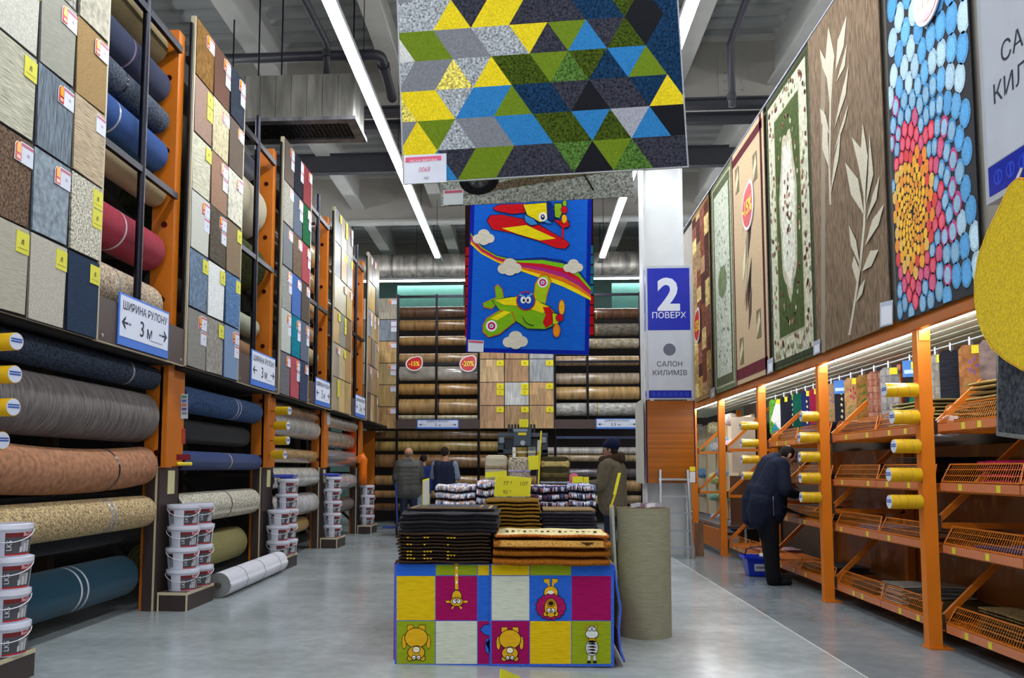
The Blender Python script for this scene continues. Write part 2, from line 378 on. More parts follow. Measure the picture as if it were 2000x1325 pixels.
def sample_board(label, o, ux, n, W, H, cells, cols, rows, wood=False, tagmix='wy', gap=.018, tagpos='r'):
    """o lower-left corner on the front plane, ux to the right, n outward"""
    uz = Vector((0,0,1)); o = Vector(o); ux = Vector(ux); n = Vector(n)
    T = thing('sample_board', label, 'sample board', o+ux*W/2, 'sample boards')
    P = lambda a, b, k=0: o+ux*a+uz*b+n*k
    MB().slab([P(0,0,-.03),P(W,0,-.03),P(W,H,-.03),P(0,H,-.03)], n, .03, '1f1a1c', 'a69a80').build('backing','matte',T)
    m = MB()
    for a in (0, W): m.slab([P(a-.012,0,-.035),P(a+.012,0,-.035),P(a+.012,H,-.035),P(a-.012,H,-.035)], n, .05, 'b9ad90')
    m.build('edge_strip','paint',T)
    cw, chh = W/cols, H/rows
    for r in range(rows):
        for c in range(cols):
            col, mt = cells(r, c)
            x0, z1 = c*cw+gap*.6, H-r*chh-gap*.4
            x1, z0 = (c+1)*cw-gap*.6, z1-chh+gap
            j = [0 if wood else RN.uniform(-.008,.008) for _ in range(8)]
            S = MB()
            if wood and col and RN.random() < .8:       # sheet printed as planks of a few tones
                k = RN.choice((2,3,4)); 
                for q in range(k):
                    a0, a1 = x0+(x1-x0)*q/k, x0+(x1-x0)*(q+1)/k
                    zz = z0+(z1-z0)*RN.uniform(.25,.75)
                    for u, v in ((z0,zz),(zz,z1)):
                        S.slab([P(a0,u,.001),P(a1,u,.001),P(a1,v,.001),P(a0,v,.001)], n, .008, vary(col,.16))
            else:
                # pile samples curl a little at the lower corners
                pts = [P(x0+j[0]+.02,z0+j[1],.002),P(x1+j[2]-.01,z0+j[3],.002),P(x1,z1,.002),P(x0,z1,.002)]
                S.slab(pts, n, .012+RN.random()*.008, col, tuple(.5*x for x in hx(col)))
            so = S.build('floor_sample' if wood else 'carpet_sample', mt, T)
            k = RN.choice(tagmix); nt_ = 1 if RN.random()<.55 else 2
            tw, th = cw*.30, chh*.24
            if k != '0':
                G = MB()
                for q in range(nt_):
                    price_tag(G, P(x1-tw,z1-.05*chh-q*(th+.012),.02), ux, uz, n, tw, th, k)
                G.build('price_tag','paper',so)
                if k == 'w' and RN.random() < .85:
                    G = MB(); sticker(G, P(x1-tw-cw*.06,z1-.05*chh-th*.5,.021), ux, uz, n, cw*.13, th*.95)
                    G.build('discount_sticker','gloss',so)
    return T
UYv, NXv = Vector((0,1,0)), Vector((1,0,0))
BH = ZT-ZB
CA = [['b3ada0','a5a597','b2ad9c'],['8d6d45','9b9a90','b2ad9c'],['c4c2b6','9c9b90','9a7c4c'],['bdbaa6','737e88','bba98e'],['6e5a4a','8d99a3','c3bfae'],['b3af9e','b8b3a5','2f3d52']]
CB = [['7a5a30','5c3a28','303642'],['9a8072','c0b594','5a4a3c'],['c8c4ae','9a7a66','cfccba'],['c9c9bf','5e564c','8a7862'],['6f8298','e4e6e6','5d7ea8'],['8d8a85','98928c','6a86ac']]
CC = [['5a4a42','22252e','7a1420'],['a09c92','4a5568','1c5a38'],['6a6c72','6e5c4c','9a1c2c'],['9a9a96','1458a8','5a5048'],['b4b8b2','0e7a90','3e4c66'],['6e6e74','a82038','3c4660']]
CD = [['5c5a5c','8a7a64','5a4a42'],['8c8e90','a98a58','6a645e'],['b8ac90','b9b196','b99a58'],['c0a070','8c8c84','8a6a4a'],['9c9488','c4b48c','b08c58'],['9a8c78','c8ac78','b89a68']]
CE = [['6a5c50','5a4c44','7a6a58'],['b08a4c','c0a060','5e5a58'],['90949a','b8a070','a08458'],['a8845a','7e7a76','b89868'],['8a7460','9a8a74','a88454'],['5e5048','c0a478','8a6c48']]
PM = ['flat_weave','ribbed','streak','speck','pile','floral']
def cellfn(tab, wood=False, mats=PM):
    return lambda r, c: (hx(tab[r][c]), 'wood' if wood else mats[(r*5+c*3+len(tab[r][c])) % len(mats)])
o = lambda k: (XL, BY[k], ZB)
sample_board('tall board of beige, brown and slate carpet samples, closest on the left', o(0), UYv, NXv, BW-.09, BH, cellfn(CA,mats=['streak','flat_weave','speck','ribbed','pile','floral']), 3, 6, tagmix='wywy')
sample_board('tall board of carpet samples with blue and white squares near the bottom', o(1), UYv, NXv, BW, BH, cellfn(CB,mats=['ribbed','pile','floral','flat_weave']), 3, 6, tagmix='wwy')
sample_board('tall carpet sample board with red, green, royal blue and teal squares', o(2), UYv, NXv, BW, BH, cellfn(CC,mats=['pile','speck']), 3, 6, tagmix='w')
sample_board('tall board of tan and grey wood print samples, fourth on the left', o(3), UYv, NXv, BW, BH, cellfn(CD,True), 3, 6, True, tagmix='wy0')
sample_board('tall wood print sample board at the far end of the left racks', o(4), UYv, NXv, BW*.85, BH, cellfn(CE,True), 3, 6, True, tagmix='0w')
def width_sign(label, c, ux, n, w, h, num):
    c, ux, n = Vector(c), Vector(ux), Vector(n); uz = Vector((0,0,1))
    T = thing('roll_width_sign', label, 'sign', c-uz*h/2, 'roll width signs')
    P = lambda a, b, k=.0: c+ux*a+uz*b+n*k
    R4 = lambda x0,x1,z0,z1: [(x0,z0),(x1,z0),(x1,z1),(x0,z1)]
    MB().slab([P(a,b) for a,b in R4(-w/2,w/2,-h/2,h/2)], n, .01, '3f78d8').build('sign_plate','paint',T)
    MB().slab([P(a,b,.01) for a,b in R4(-w/2+.02,w/2-.02,-h/2+.07*h/.42*1.0,h/2-.02)], n, .003, 'dfe6f8').build('sign_face','paper',T)
    m = MB()
    m.text('ШИРИНА РУЛОНУ', min(w*.1,h*.27), lambda x,y: P(x, y+h*.2,.015), '23233c', bold=.006); m.build('lettering','paper',T); m = MB()
    a_, b_ = num.split(' ')
    MB().text(a_, min(w*.2,h*.44), lambda x,y: P(x-.02*w, y-h*.22,.015), '23233c', bold=.006, align='RIGHT').build('lettering','paper',T)
    MB().text(b_, min(w*.16,h*.36), lambda x,y: P(x+.02*w, y-h*.22,.015), '23233c', bold=.006, align='LEFT').build('lettering','paper',T)
    for s in (-1,1):
        m.slab([P(s*a*w,b*h-.06*h,.0145) for a,b in ((.455,0),(.385,.13),(.385,.07),(.41,.02),(.34,.02),(.34,-.02),(.41,-.02),(.385,-.07),(.385,-.13))], n, .001, '23233c')
        for q in (.31,.285): m.slab([P(s*a*w,b*h-.06*h,.0145) for a,b in R4(q,q+.013,-.02,.02)], n, .001, '23233c')
        m.build('arrow','paper',T,kind='stuff'); m = MB()
    m.slab([P(a*w,b*h,.0145) for a,b in R4(.1,.36,-.245,-.235)], n, .001, '8a8aa0')
    m.build('underline','paper',T)
# per-bay rack furniture
for k in range(-1,5):
    y0 = BY[k+1] if k < 4 else BY[5]
    y0 = BY[0]+PB*(k+1)                      # boundary position = left edge of board k+1
    who = BAYN[min(k+1,4)] if k+1 < 5 else 'last'
    if k >= 4: break
    ye = y0+BW if k >= 0 else y0
    # upright just in front of each board edge
    uy = y0-.16
    T = thing('rack_upright', 'orange steel rack upright with dark lower cladding at the %s sample board on the left' % who, 'rack upright', (XL-.2,uy,0), 'left rack uprights')
    m = MB().box(XL-.30,XL-.08,uy-.02,uy+.0,1.36,5.75,OR).box(XL-.10,XL-.08,uy,uy+.12,1.36,5.75,OR).box(XL-.30,XL-.28,uy,uy+.12,1.36,5.75,ORD_)
    m.box(XL-.30,XL-.26,uy-.02,uy+.1,0,1.36,OR).build('front_post','paint',T)
    MB().box(XL-1.35,XL-1.22,uy-.02,uy+.1,0,5.7,'3a2414').build('rear_post','paint',T)  # dark brown stands in for the shade deep inside the rack
    m = MB()
    for q in range(5):
        za, zb = .3+q*1.1, 1.2+q*1.1
        MB().beam((XL-.3,uy+.05,za),(XL-1.25,uy+.05,zb),.04,.05,'2c2018').build('frame_brace','paint',T); MB().beam((XL-.3,uy+.05,zb+.05),(XL-1.25,uy+.05,zb+.05),.04,.05,'2c2018').build('frame_brace','paint',T)  # braces coloured dark too, interior shade put into their paint
    m = MB()
    for q in range(6): m.tube((XL-.17,uy-.02,1.5+.75*q),(XL-.17,uy-.028,1.5+.75*q),.03,n=10,col='5a1a10')
    m.build('bolt','metal',T,kind='stuff')
    MB().box(XL-.16,XL-.13,uy-.02,uy+.5,1.37,ZB-.03,OR).box(XL-.24,XL-.16,uy+.48,uy+.5,1.37,ZB-.03,ORD_).build('side_plate','paint',T)
    # lower cladding box with pale edges
    m = MB().box(XL-.26,XL-.16,uy-.05,uy-.03,0,1.36,BRN).box(XL-.16,XL-.145,uy-.055,uy+.42,0,1.365,'c4b896').box(XL-.145,XL-.125,uy-.04,uy+.42,.0,1.36,BRN).box(XL-.24,XL-.125,uy+.40,uy+.42,0,1.36,BRN)
    m.build('cladding','paint',T)
    MB().box(XL-.124,XL-.121,uy+.14,uy+.30,1.1,1.33,'c9c490').build('notice','paper',T)
    # plinth
    T2 = thing('bucket_plinth', 'low dark plinth with pale edges under the %s stack of white buckets' % who, 'plinth', (XL+.05,uy+.2,0), 'bucket plinths')
    px0, px1, py0, py1 = XL-.108, XL+.17, uy-.03, uy+.66
    MB().box(px0,px1,py0,py1,.15,.175,'5a4a44').build('top_board','paint',T2)
    MB().box(px0+.015,px1-.015,py0,py0+.015,0,.15,BRN).build('front_board','paint',T2)
    MB().box(px1-.015,px1,py0+.015,py1,0,.15,BRN).build('side_board','paint',T2)
    m = MB()
    for x in (px0,px1): m.box(x-.008,x+.008,py0-.003,py0+.005,0,.15,'c9bd9c')
    m.box(px0-.008,px1+.008,py0-.004,py0+.005,.15,.177,'c9bd9c').box(px1-.005,px1+.004,py0,py1,.15,.177,'c9bd9c').build('edge_strip','paint',T2)
    # opening to the right of board k+1: rails, pole, brown fascia
for k in range(5):
    y0 = BY[k]+ (BW-.09 if k==0 else BW*.85 if k==4 else BW); y1 = BY[k]+PB
    who = BAYN[k]
    if k < 4:
        T = thing('rack_rail_frame', 'dark steel rails and pole across the upper opening right of the %s sample board' % who, 'rail frame', (XL-.05,(y0+y1)/2,ZB), 'upper rail frames')
        MB().box(XL-.085,XL-.04,y0,y1-.18,4.0,4.06,DK).build('rail','metal',T)
        MB().box(XL-.085,XL-.04,y0-BW,y1-.18,5.5,5.57,DK).build('rail','metal',T)
        yp = UX((285,508,0,0)[k],300,XL-.03).y if k < 2 else (y0+y1)/2-.1
        MB().tube((XL-.065,yp,ZB+.2),(XL-.065,yp,5.9 if k else 7.3),.035,n=12,col=DK).build('pole','metal',T)
        MB().box(XL-.03,XL-.005,y1-.05,y1-.015,ZB,5.9,DK).build('slotted_strip','metal',T)
        # brown fascia carrying the sign
        zt = ZB+.36
        T = thing('fascia_board', 'brown fascia board with pale edge under the upper opening, %s bay on the left' % who, 'fascia', (XL,(y0+y1)/2,ZB), 'brown fascia boards')
        MB().box(XL-.03,XL,y0+.013,y1-.013,ZB,zt,'4a3a36').build('board','paint',T)
        MB().box(XL-.03,XL+.002,y0+.013,y1-.013,ZB-.008,ZB,'b9ad90').build('edge_strip','paint',T)
        m = MB()
        for yy in (y0+.1,y1-.1): m.tube((XL,yy,ZB+.05),(XL+.008,yy,ZB+.05),.015,n=8,col='c9c9c9')
        m.build('screw','metal',T,kind='stuff')
        a, b = (UX(232,640,XL), UX(323,672,XL)) if k == 0 else (None,None)
        yc = (a.y+b.y)/2 if k == 0 else BY[k]+BW+ (UX(232,640,XL).y-UX(178,640,XL).y)+.52
        width_sign('blue edged roll width sign on the %s brown fascia of the left racks' % who, (XL+.004,yc,ZB+.235), UYv, NXv, .98, .44, '3 м')
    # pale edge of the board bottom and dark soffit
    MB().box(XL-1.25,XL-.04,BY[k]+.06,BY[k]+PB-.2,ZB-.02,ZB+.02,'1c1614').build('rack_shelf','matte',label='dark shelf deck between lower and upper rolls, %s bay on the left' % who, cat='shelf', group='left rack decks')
# dark backing behind the left racks
MB().box(XL-1.6,XL-1.5,BY[0]-1,BY[4]+PB,0,5.3,'1d1716').build('rack_backdrop','matte',label='dark panel closing the back of the left roll racks', cat='panel')
# ---------------------------------------------------------------- rolls
def roll_px(k, xr, yt, yb, col, mat, label, y_end=None, y_start=None, **kw):
    Ye = (BY[k]+PB-.24) if y_end is None else y_end
    a, b = UY(xr,yt,Ye), UY(xr,yb,Ye); r = (a.z-b.z)/2; xf = min(UY(xr,(yt+yb)/2,Ye).x, XL-.12)
    x = xf-r; low = (a.z+b.z)/2 < ZB+.1; Ys = BY[k]+(.36 if low else 0) if y_start is None else y_start; zc = (a.z+b.z)/2
    if low: zc = min(zc, ZB-.03-r)
    return carpet_roll((x,Ys+RN.uniform(.0,.05),zc+kw.pop('dz',0)),(x,Ye,zc), r, col, mat, label, **kw)
g = 'rolls in the left racks'
A = BY[0]-1.0
for args, kw in (
 ((0,334,690,738,'343c4a','speck','dark slate carpet roll tucked under the nearest brown fascia'),dict(bands=(.78,))),
 ((0,351,764,867,'716b69','ring','thick grey striated carpet roll, largest roll on the left'),dict(seam=1.2,bands=())),
 ((0,316,872,950,'a4765a','floral','terracotta carpet roll tied with a black band'),dict(bands=(.7,),bandcol='181418',sag=.05)),
 ((0,317,968,1032,'b39d76','speck','sandy beige looped carpet roll with two grey ties'),dict(bands=(.66,.69))),
 ((0,272,1085,1168,'0f3f52','pile','dark teal carpet roll lying lowest in the nearest bay'),dict(bands=(.6,.64),bandcol='c8ccd8')),
 ((0,250,1010,1062,'17171f','pile','black carpet roll half hidden behind the sandy roll'),dict(dz=0)),
 ((0,245,962,1005,'15151c','pile','black carpet roll behind the terracotta roll'),dict(dz=0)),
 ((0,330,58,128,'7a6a48','pile','brownish beige roll at the very top of the nearest opening'),dict()),
 ((0,340,134,204,'1c2440','pile','dark navy carpet roll near the top of the nearest opening'),dict(bands=(.74,),bandcol='8a7a94')),
 ((0,337,210,262,'49505c','speck','charcoal flecked roll between the navy and blue rolls'),dict(bands=(.7,),bandcol='22222a')),
 ((0,335,268,338,'123f7c','pile','royal blue carpet roll above the steel rail'),dict(bands=(.66,),bandcol='9aa0b0')),
 ((0,326,352,405,'b5a078','pile','thin beige roll just under the steel rail'),dict()),
 ((0,356,452,530,'961a34','pile','crimson carpet roll in the nearest upper opening'),dict(seam=1.0,bands=(.72,),bandcol='d8c8d0')),
 ((0,331,555,640,'b8a690','speck','pinkish beige looped roll above the nearest brown fascia'),dict(bands=(.7,))),
 ((1,523,786,829,'40557a','speck','slate blue flecked roll with white ties in the second lower bay'),dict(bands=(.62,.66),bandcol='b8c4e0')),
 ((1,513,888,919,'0f2c62','pile','slim dark blue roll with a cream tie'),dict(bands=(.55,),bandcol='c0a888')),
 ((1,525,953,1004,'b9b3a4','speck','cream speckled roll with a black tie above the olive roll'),dict(bands=(.57,),bandcol='3a3a3c',seam=-.5)),
 ((1,484,1026,1092,'a29a6a','flat_weave','olive felt roll above the white roll on the floor'),dict(seam=1.3)),
 ((1,490,835,875,'1a1a20','pile','black roll in shadow between slate and dark blue rolls'),dict()),
 ((1,506,310,356,'565a66','pile','grey roll at the top of the second upper opening'),dict()),
 ((1,536,358,472,'a59a82','pile','very thick beige roll in the second upper opening'),dict(bands=(.62,),bandcol='5a5348')),
 ((1,526,478,572,'3d4024','speck','black and green shaggy patterned roll in the second opening'),dict()),
 ((1,508,622,662,'9fa48c','pile','pale sage roll low in the second upper opening'),dict()),
 ((1,498,668,714,'8a6a50','ring','brown layered carpet roll standing just above the second fascia'),dict()),
 ((2,623,783,808,'8a6a52','wood_roll','brown wood print roll under the third fascia'),dict(bands=(.5,))),
 ((2,631,822,862,'b8b6b4','wrap','shiny plastic wrapped silver roll in the third bay'),dict(seam=.9)),
 ((2,621,880,907,'a0855c','wrap','tan wrapped roll between silver and white rolls'),dict()),
 ((2,632,912,950,'b9b9b2','wrap','white ribbed roll with a knotted tie in the third bay'),dict(bands=(.55,),bandcol='8a8a8a',seam=-.2)),
 ((2,629,961,1003,'c2bdbd','wrap','pale plastic wrapped roll beside the third bucket stack'),dict()),
 ((2,604,1008,1038,'a8854e','pile','short ochre roll behind the third bucket stack'),dict()),
 ((2,622,450,482,'24222a','pile','black roll at the top of the third upper opening'),dict()),
 ((2,626,482,526,'b0a070','wrap','yellowish beige roll in the third upper opening'),dict()),
 ((2,624,538,576,'8c7452','wood_roll','brown roll under the middle rail of the third opening'),dict()),
 ((2,622,588,626,'c2a878','wrap','light tan shiny roll in the third upper opening'),dict()),
 ((2,620,640,672,'a89a82','wrap','grey beige roll low in the third upper opening'),dict()),
 ((2,623,684,716,'a49470','ring','banded straw coloured roll just above the third fascia'),dict(bands=(.2,.4,.6,.8),bandcol='e0d8b0')),
 ((3,703,811,834,'a8a29a','wrap','wrinkled silver wrapped roll under the fourth fascia'),dict()),
 ((3,693,848,880,'a8a094','wrap','beige wrapped roll with tight ties in the fourth bay'),dict(bands=(.4,.6,.8),bandcol='c8c0b4')),
 ((3,702,882,914,'7c7a7c','wrap','dark grey wrapped roll in the fourth bay'),dict()),
 ((3,701,925,956,'b0b2b6','wrap','light grey roll beside the fourth bucket stack'),dict()),
 ((3,692,970,998,'5a4a44','pile','brown roll low in the fourth bay'),dict()),
 ((3,692,560,590,'8a7a60','wood_roll','tan roll in the fourth upper opening, uppermost'),dict()),
 ((3,692,620,650,'6a5844','wood_roll','dark brown roll in the fourth upper opening, second from top'),dict()),
 ((3,692,680,706,'a08c68','wood_roll','tan roll in the fourth upper opening, third from top'),dict()),
 ((3,692,735,760,'7c6850','wood_roll','brown roll lowest in the fourth upper opening'),dict()),
): roll_px(*args, group=g, **kw)
# white roll on the floor
a, b = UZ(452,1158,0), UZ(568,1104,0)
carpet_roll((XL+.17,8.78,.135),(XL+.12,11.07,.135),.135,'d2d3dc','pile','white felt roll lying on the floor between two bucket stacks',bands=(.25,.55,.85),bandcol='a0a0a8',seam=.1,endcol='8a8a86',group='rolls on the floor')
# red-orange sheet in the fourth bay, bent orange guard
MB().slab([UY(x,y,17.40) for x,y in ((668,905),(694,905),(692,836),(668,836))],(0,-1,0),.01,'e0420c').build('orange_sheet','gloss',label='bright orange sheet behind the rolls of the fourth bay', cat='sheet')
m = MB(); pts = [UY(x,y,17.42) for x,y in ((709,946),(709,925),(709,908),(710,898),(708,892),(703,896),(700,905))]
m.path(pts,.085,10,'e8700a').build('rack_guard','gloss',label='bent orange plastic guard hanging at the far left upright', cat='guard')
# ---------------------------------------------------------------- buckets
def make_bucket():
    T = thing('bucket', 'x', 'bucket', (0,0,0))
    MB().tube((0,0,0),(0,0,.172),.128,.146,28,'d3d5e2').build('body','gloss',T)
    m = MB().tube((0,0,.172),(0,0,.2),.156,.156,28,'dfe0ec').tube((0,0,.2),(0,0,.205),.145,.14,28,'c4c8dc').tube((0,0,.16),(0,0,.172),.15,.156,28,'c8cad8')
    m.build('lid','gloss',T)
    def band(a0,a1,z0,z1,col,mm,e=.0015):
        n = 8; vs = []
        for i in range(n+1):
            t = a0+(a1-a0)*i/n
            for z in (z0,z1):
                r = .128+.018*z/.172+e; vs.append((r*math.cos(t),r*math.sin(t),z))
        mm.add(vs,[(2*i,2*i+2,2*i+3,2*i+1) for i in range(n)],col,True)
    m = MB(); c0 = math.radians(-35)
    band(c0-.65,c0+.75,.008,.15,'4a4a50',m); band(c0-.65,c0+.75,.122,.15,'6e1418',m,.002); band(c0+.1,c0+.75,.12,.15,'a81420',m,.0025); band(c0-.65,c0+.75,.008,.018,'c01c24',m,.0025)
    band(c0+.05,c0+.4,.03,.1,'9a9aa0',m,.002)
    for q in range(3): band(c0+.0+.2*q,c0+.12+.2*q,.025,.06+.02*q,'c8c8cc',m,.0025)
    m.build('label_print','paper',T); m = MB(); band(c0-1.75,c0-1.35,.02,.15,'8a8a98',m); band(c0-1.75,c0-1.35,.1,.15,'3a1a20',m,.002)
    m.build('side_print','paper',T)
    cyl = lambda a, z: (.128+.018*z/.172+.004)
    m = MB()
    def onc(x,y,base_a,base_z):
        z = base_z+y; r = cyl(0,z); t = base_a+x/r; return (r*math.cos(t),r*math.sin(t),z)
    m.text('BauGut',.03,lambda x,y: onc(x,y,c0+.42,.128),'f0e8ea')
    m.text('LKS',.042,lambda x,y: onc(-y,x,c0-.38,.07),'f0f0f4')
    m.build('lettering','paper',T)
    pts = []
    for i in range(13):
        t = math.pi*i/12; a = c0-.6
        ex, ey = math.cos(a), math.sin(a)
        s = math.cos(t)*.155; dn = math.sin(t)
        pts.append((-ey*s+ex*(.03+.125*dn), ex*s+ey*(.03+.125*dn), .165-.075*dn))
    MB().path(pts,.0035,5,'e6e6ee').build('handle','gloss',T)
    return T
BK = make_bucket(); first = True
STK = ((0,4,4),(1,4,4),(2,3,5),(3,5,0),(4,4,0))
for k, n1, n2 in STK:
    uy = BY[k]-.16
    for col_, n in ((0,n1),(1,n2)):
        for q in range(n):
            loc = (XL+.055-.01*(q%2)+(.02 if col_ else 0), uy+.14+.325*col_, .179+.206*q)
            if first: B = BK; B.location = loc; WO[B.name] = Vector(loc); first = False
            else: B = copy_tree(BK, loc)
            B.rotation_euler.z = RN.uniform(-.25,.25)
            B['label'] = 'white adhesive bucket, %s in the %s column, %s left stack' % (ORD[q], 'front' if not col_ else 'rear', BAYN[k]); B['group'] = 'adhesive buckets on plinths'
# blue bags and a yellow sponge on stacks
for k, z in ((2,.176+.206*5),(3,.176+.206*5)):
    m = MB(); uy = BY[k]-.16+(.465 if k==2 else .14)
    for q in range(5): m.obox((XL+.03+.05*math.cos(q*2.1),uy+.05*math.sin(q*2.1),z+.013+.01*q),(.2,.04*q,0),(0,.14,.0),(0,0,.018),'3a4ab0')
    m.build('plastic_bag','gloss',label='crumpled blue plastic packs on top of the %s bucket stack' % BAYN[k], cat='bag', bevel=.004)
# yellow tape rolls on uprights
def tape_roll(c, ax, r, ln, label, group, end='d0d6e8', peg=0):
    c, ax = Vector(c), Vector(ax).normalized()
    T = thing('tape_roll', label, 'tape roll', c-Vector((0,0,r)), group)
    MB().tube(c-ax*ln/2,c+ax*ln/2,r,r,22,'d2a91a',capcol='c89a18').build('tape','gloss',T)
    m = MB().tube(c+ax*ln*.5,c+ax*(ln*.5+.003),r*.92,r*.92,22,end); u = ax.orthogonal().normalized(); u = Vector((0,0,1)); s = ax.cross(u).normalized()
    for q in (.25,-.02): 
        m.obox(c+ax*(ln*.5+.004)+u*q*r,s*r*1.5,u*r*.16,ax*.002,'2a55a8')
    m.build('core_label','paper',T)
    if peg: MB().tube(c,c-ax*peg,.012,n=8,col='c08a20').build('peg','metal',T)
    return T
for j, (px,py) in enumerate(((36,668),(33,732),(30,796),(9,861))):
    c = UY(px,py,BY[0]+.02); r = .056
    tape_roll(c-Vector((.075,0,0)),(1,-.25,0),r,.15,'yellow tape roll at the left picture edge, %s from the top' % NTH[j],'tape on the nearest left upright',peg=.24)
for j, (px,py) in enumerate(((566,803),(563,832),(563,861),(557,889))):
    c = UY(px,py,BY[2]-.1)
    tape_roll(c-Vector((.09,0,0)),(1,-.2,0),.058,.19,'yellow tape roll on the third left upright, %s from the top' % NTH[j],'tape on the third left upright',peg=.21)
# leaflets and a paint roller on the second upright
uy = BY[1]-.181; P = lambda x,y: UY(x,y,uy)
for q, (x0,x1,y0,y1,c,lab) in enumerate(((353,366,770,818,'b8c0cc','colour chart leaflet taped to the second orange upright'),(345,371,888,899,'7a1424','maroon strip sample on the second orange upright'),(344,371,903,910,'e6cf20','yellow paint roller sleeve hung on the second orange upright'),(688,694,770,830,'c0c0c4','white tally strip on the fourth orange upright'),(355,361,838,868,'b04030','red and white tag hanging on the second orange upright'))):
    Xq = XL-.129; UQ = lambda x,y,k=0: UX(x,y,Xq+k)
    if x0 > 600: x0,x1 = 638,644
    m = MB().slab([UQ(x0,y1),UQ(x1,y1),UQ(x1,y0),UQ(x0,y0)],(1,0,0),.03 if q==2 else .006,c)
    if q == 0:
        for i in range(5): m.slab([UQ(x0+2,y0+8+i*8,.007),UQ(x1-2,y0+8+i*8,.007),UQ(x1-2,y0+3+i*8,.007),UQ(x0+2,y0+3+i*8,.007)],(1,0,0),.002,('2a8a70','4a6ac0','c06a40','5a4a8a','7a7a80')[i])
    m.build(('leaflet','strip_sample','paint_roller','tally_strip','hang_tag')[q],'gloss',label=lab,cat=('leaflet','sample','paint roller','label','tag')[q],bevel=.012 if q==2 else 0)
# ================================================================ right rack
XR = UZ(1611.5,1177,0).x; ORR = 'd4740e'
PY = [UZ(1824,1269,0).y-2.24]+[UZ(x,y,0).y for x,y in ((1824,1269),(1611.5,1177))]
PY += [(PY[2]+UZ(1409,1086,0).y)/2, UZ(1409,1086,0).y]; PY.append(PY[4]+2.24)
PN = ['out of frame','nearest','second','third','fourth','farthest']
ZTOP = UX(1780,634,XR+.02).z
XBK = XR+.92
for i, y in enumerate(PY):
    if i == 0: continue
    T = thing('rack_upright', 'orange square rack post with rear frame, %s of the right rack' % PN[i], 'rack upright', (XR,y,0), 'right rack uprights')
    MB().box(XR,XR+.1,y,y+.085,.012,ZTOP-.06,ORR).build('front_post','paint',T)
    MB().box(XBK-.08,XBK,y,y+.085,.012,ZTOP-.06,OR).build('rear_post','paint',T)
    for x in (XR,XBK-.08): MB().box(x-.01,x+.17 if x==XR else x+.1,y-.03,y+.12,0,.012,OR).build('foot_plate','paint',T)
    for za, zb in ((.17,.17),(.93,.93),(1.66,1.66),(.2,.93),(.95,1.64),(1.68,2.36)):
        flat = za == zb
        MB().beam((XR+.1,y+.04,za),(XBK-.08,y+.04,zb),.03,.045,OR).build('cross_tie' if flat else 'diagonal_brace','paint',T)
        if not flat: MB().box(XR+.1,XR+.125,y+.0,y+.02,za-.05,za+.06,'56504a').build('brace_bolt','metal',T)
    MB().obox((XR+.055,y-.003,ZTOP-.11),(.085,0,0),(0,.006,0),(0,0,.08),'e08a20').build('top_bracket','paint',T)
# top beam and canopy
MB().box(XR-.01,XR+.05,PY[0]-.1,PY[5]+3.2,ZTOP-.06,ZTOP+.07,'c06a14').build('top_beam','paint',label='long orange beam along the top front of the right rack', cat='beam')
T = thing('rack_canopy', 'pale ribbed canopy over the right rack shelves', 'canopy', ((XR+XBK)/2,8,ZTOP-.02))
for q in range(12):
    x0 = XR+.06+q*.075; MB().box(x0+.002,x0+.073,PY[0],PY[5]+3.2,ZTOP-.02+.004*(q%2),ZTOP,'cfd0bf').build('canopy_board','matte',T)
for i in range(5):
    a, b = PY[i]+.09, PY[i+1]-.01
    nm = ['beside the hanging yellow rug','over the mat rack in the nearest full bay','over the bending man','over the pastel mat panel','over the farthest right bay'][i]
    for h in (0,1):
        u, v = (a,(a+b)/2-.02) if h == 0 else ((a+b)/2+.02,b)
        T = thing('led_strip', 'white LED strip %s, %s half' % (nm,'near' if h==0 else 'far'), 'led strip', (XR+.075,(u+v)/2,ZTOP-.055), 'shelf LED strips')
        MB().box(XR+.065,XR+.085,u,v,ZTOP-.04,ZTOP-.021,'d0d0d0').build('profile','paint',T)
        MB().box(XR+.06,XR+.09,u,v,ZTOP-.058,ZTOP-.041,'ffffff').build('diffuser','led',T)
# brown plastic backing
T = thing('rack_back_sheet', 'glossy brown plastic sheeting at the back of the right rack', 'backing sheet', (XBK+.03,8,0))
for i in range(3):
    a, b = PY[i]+.002-(1.0 if i==0 else 0), PY[i+1]-.002
    for z0, z1 in ((.05,.78),(.785,1.58)): MB().box(XBK+.01,XBK+.03,a,(a+b)/2-.002,z0,z1,'4a2810').build('sheet','sheet',T); MB().box(XBK+.01,XBK+.03,(a+b)/2+.002,b,z0,z1,'4a2810').build('sheet','sheet',T)
MB().box(XBK+.04,XBK+.06,PY[0]-1,PY[5],0,ZTOP,'3a2c22').build('rack_backdrop','matte',label='dark panel behind the right rack', cat='panel')
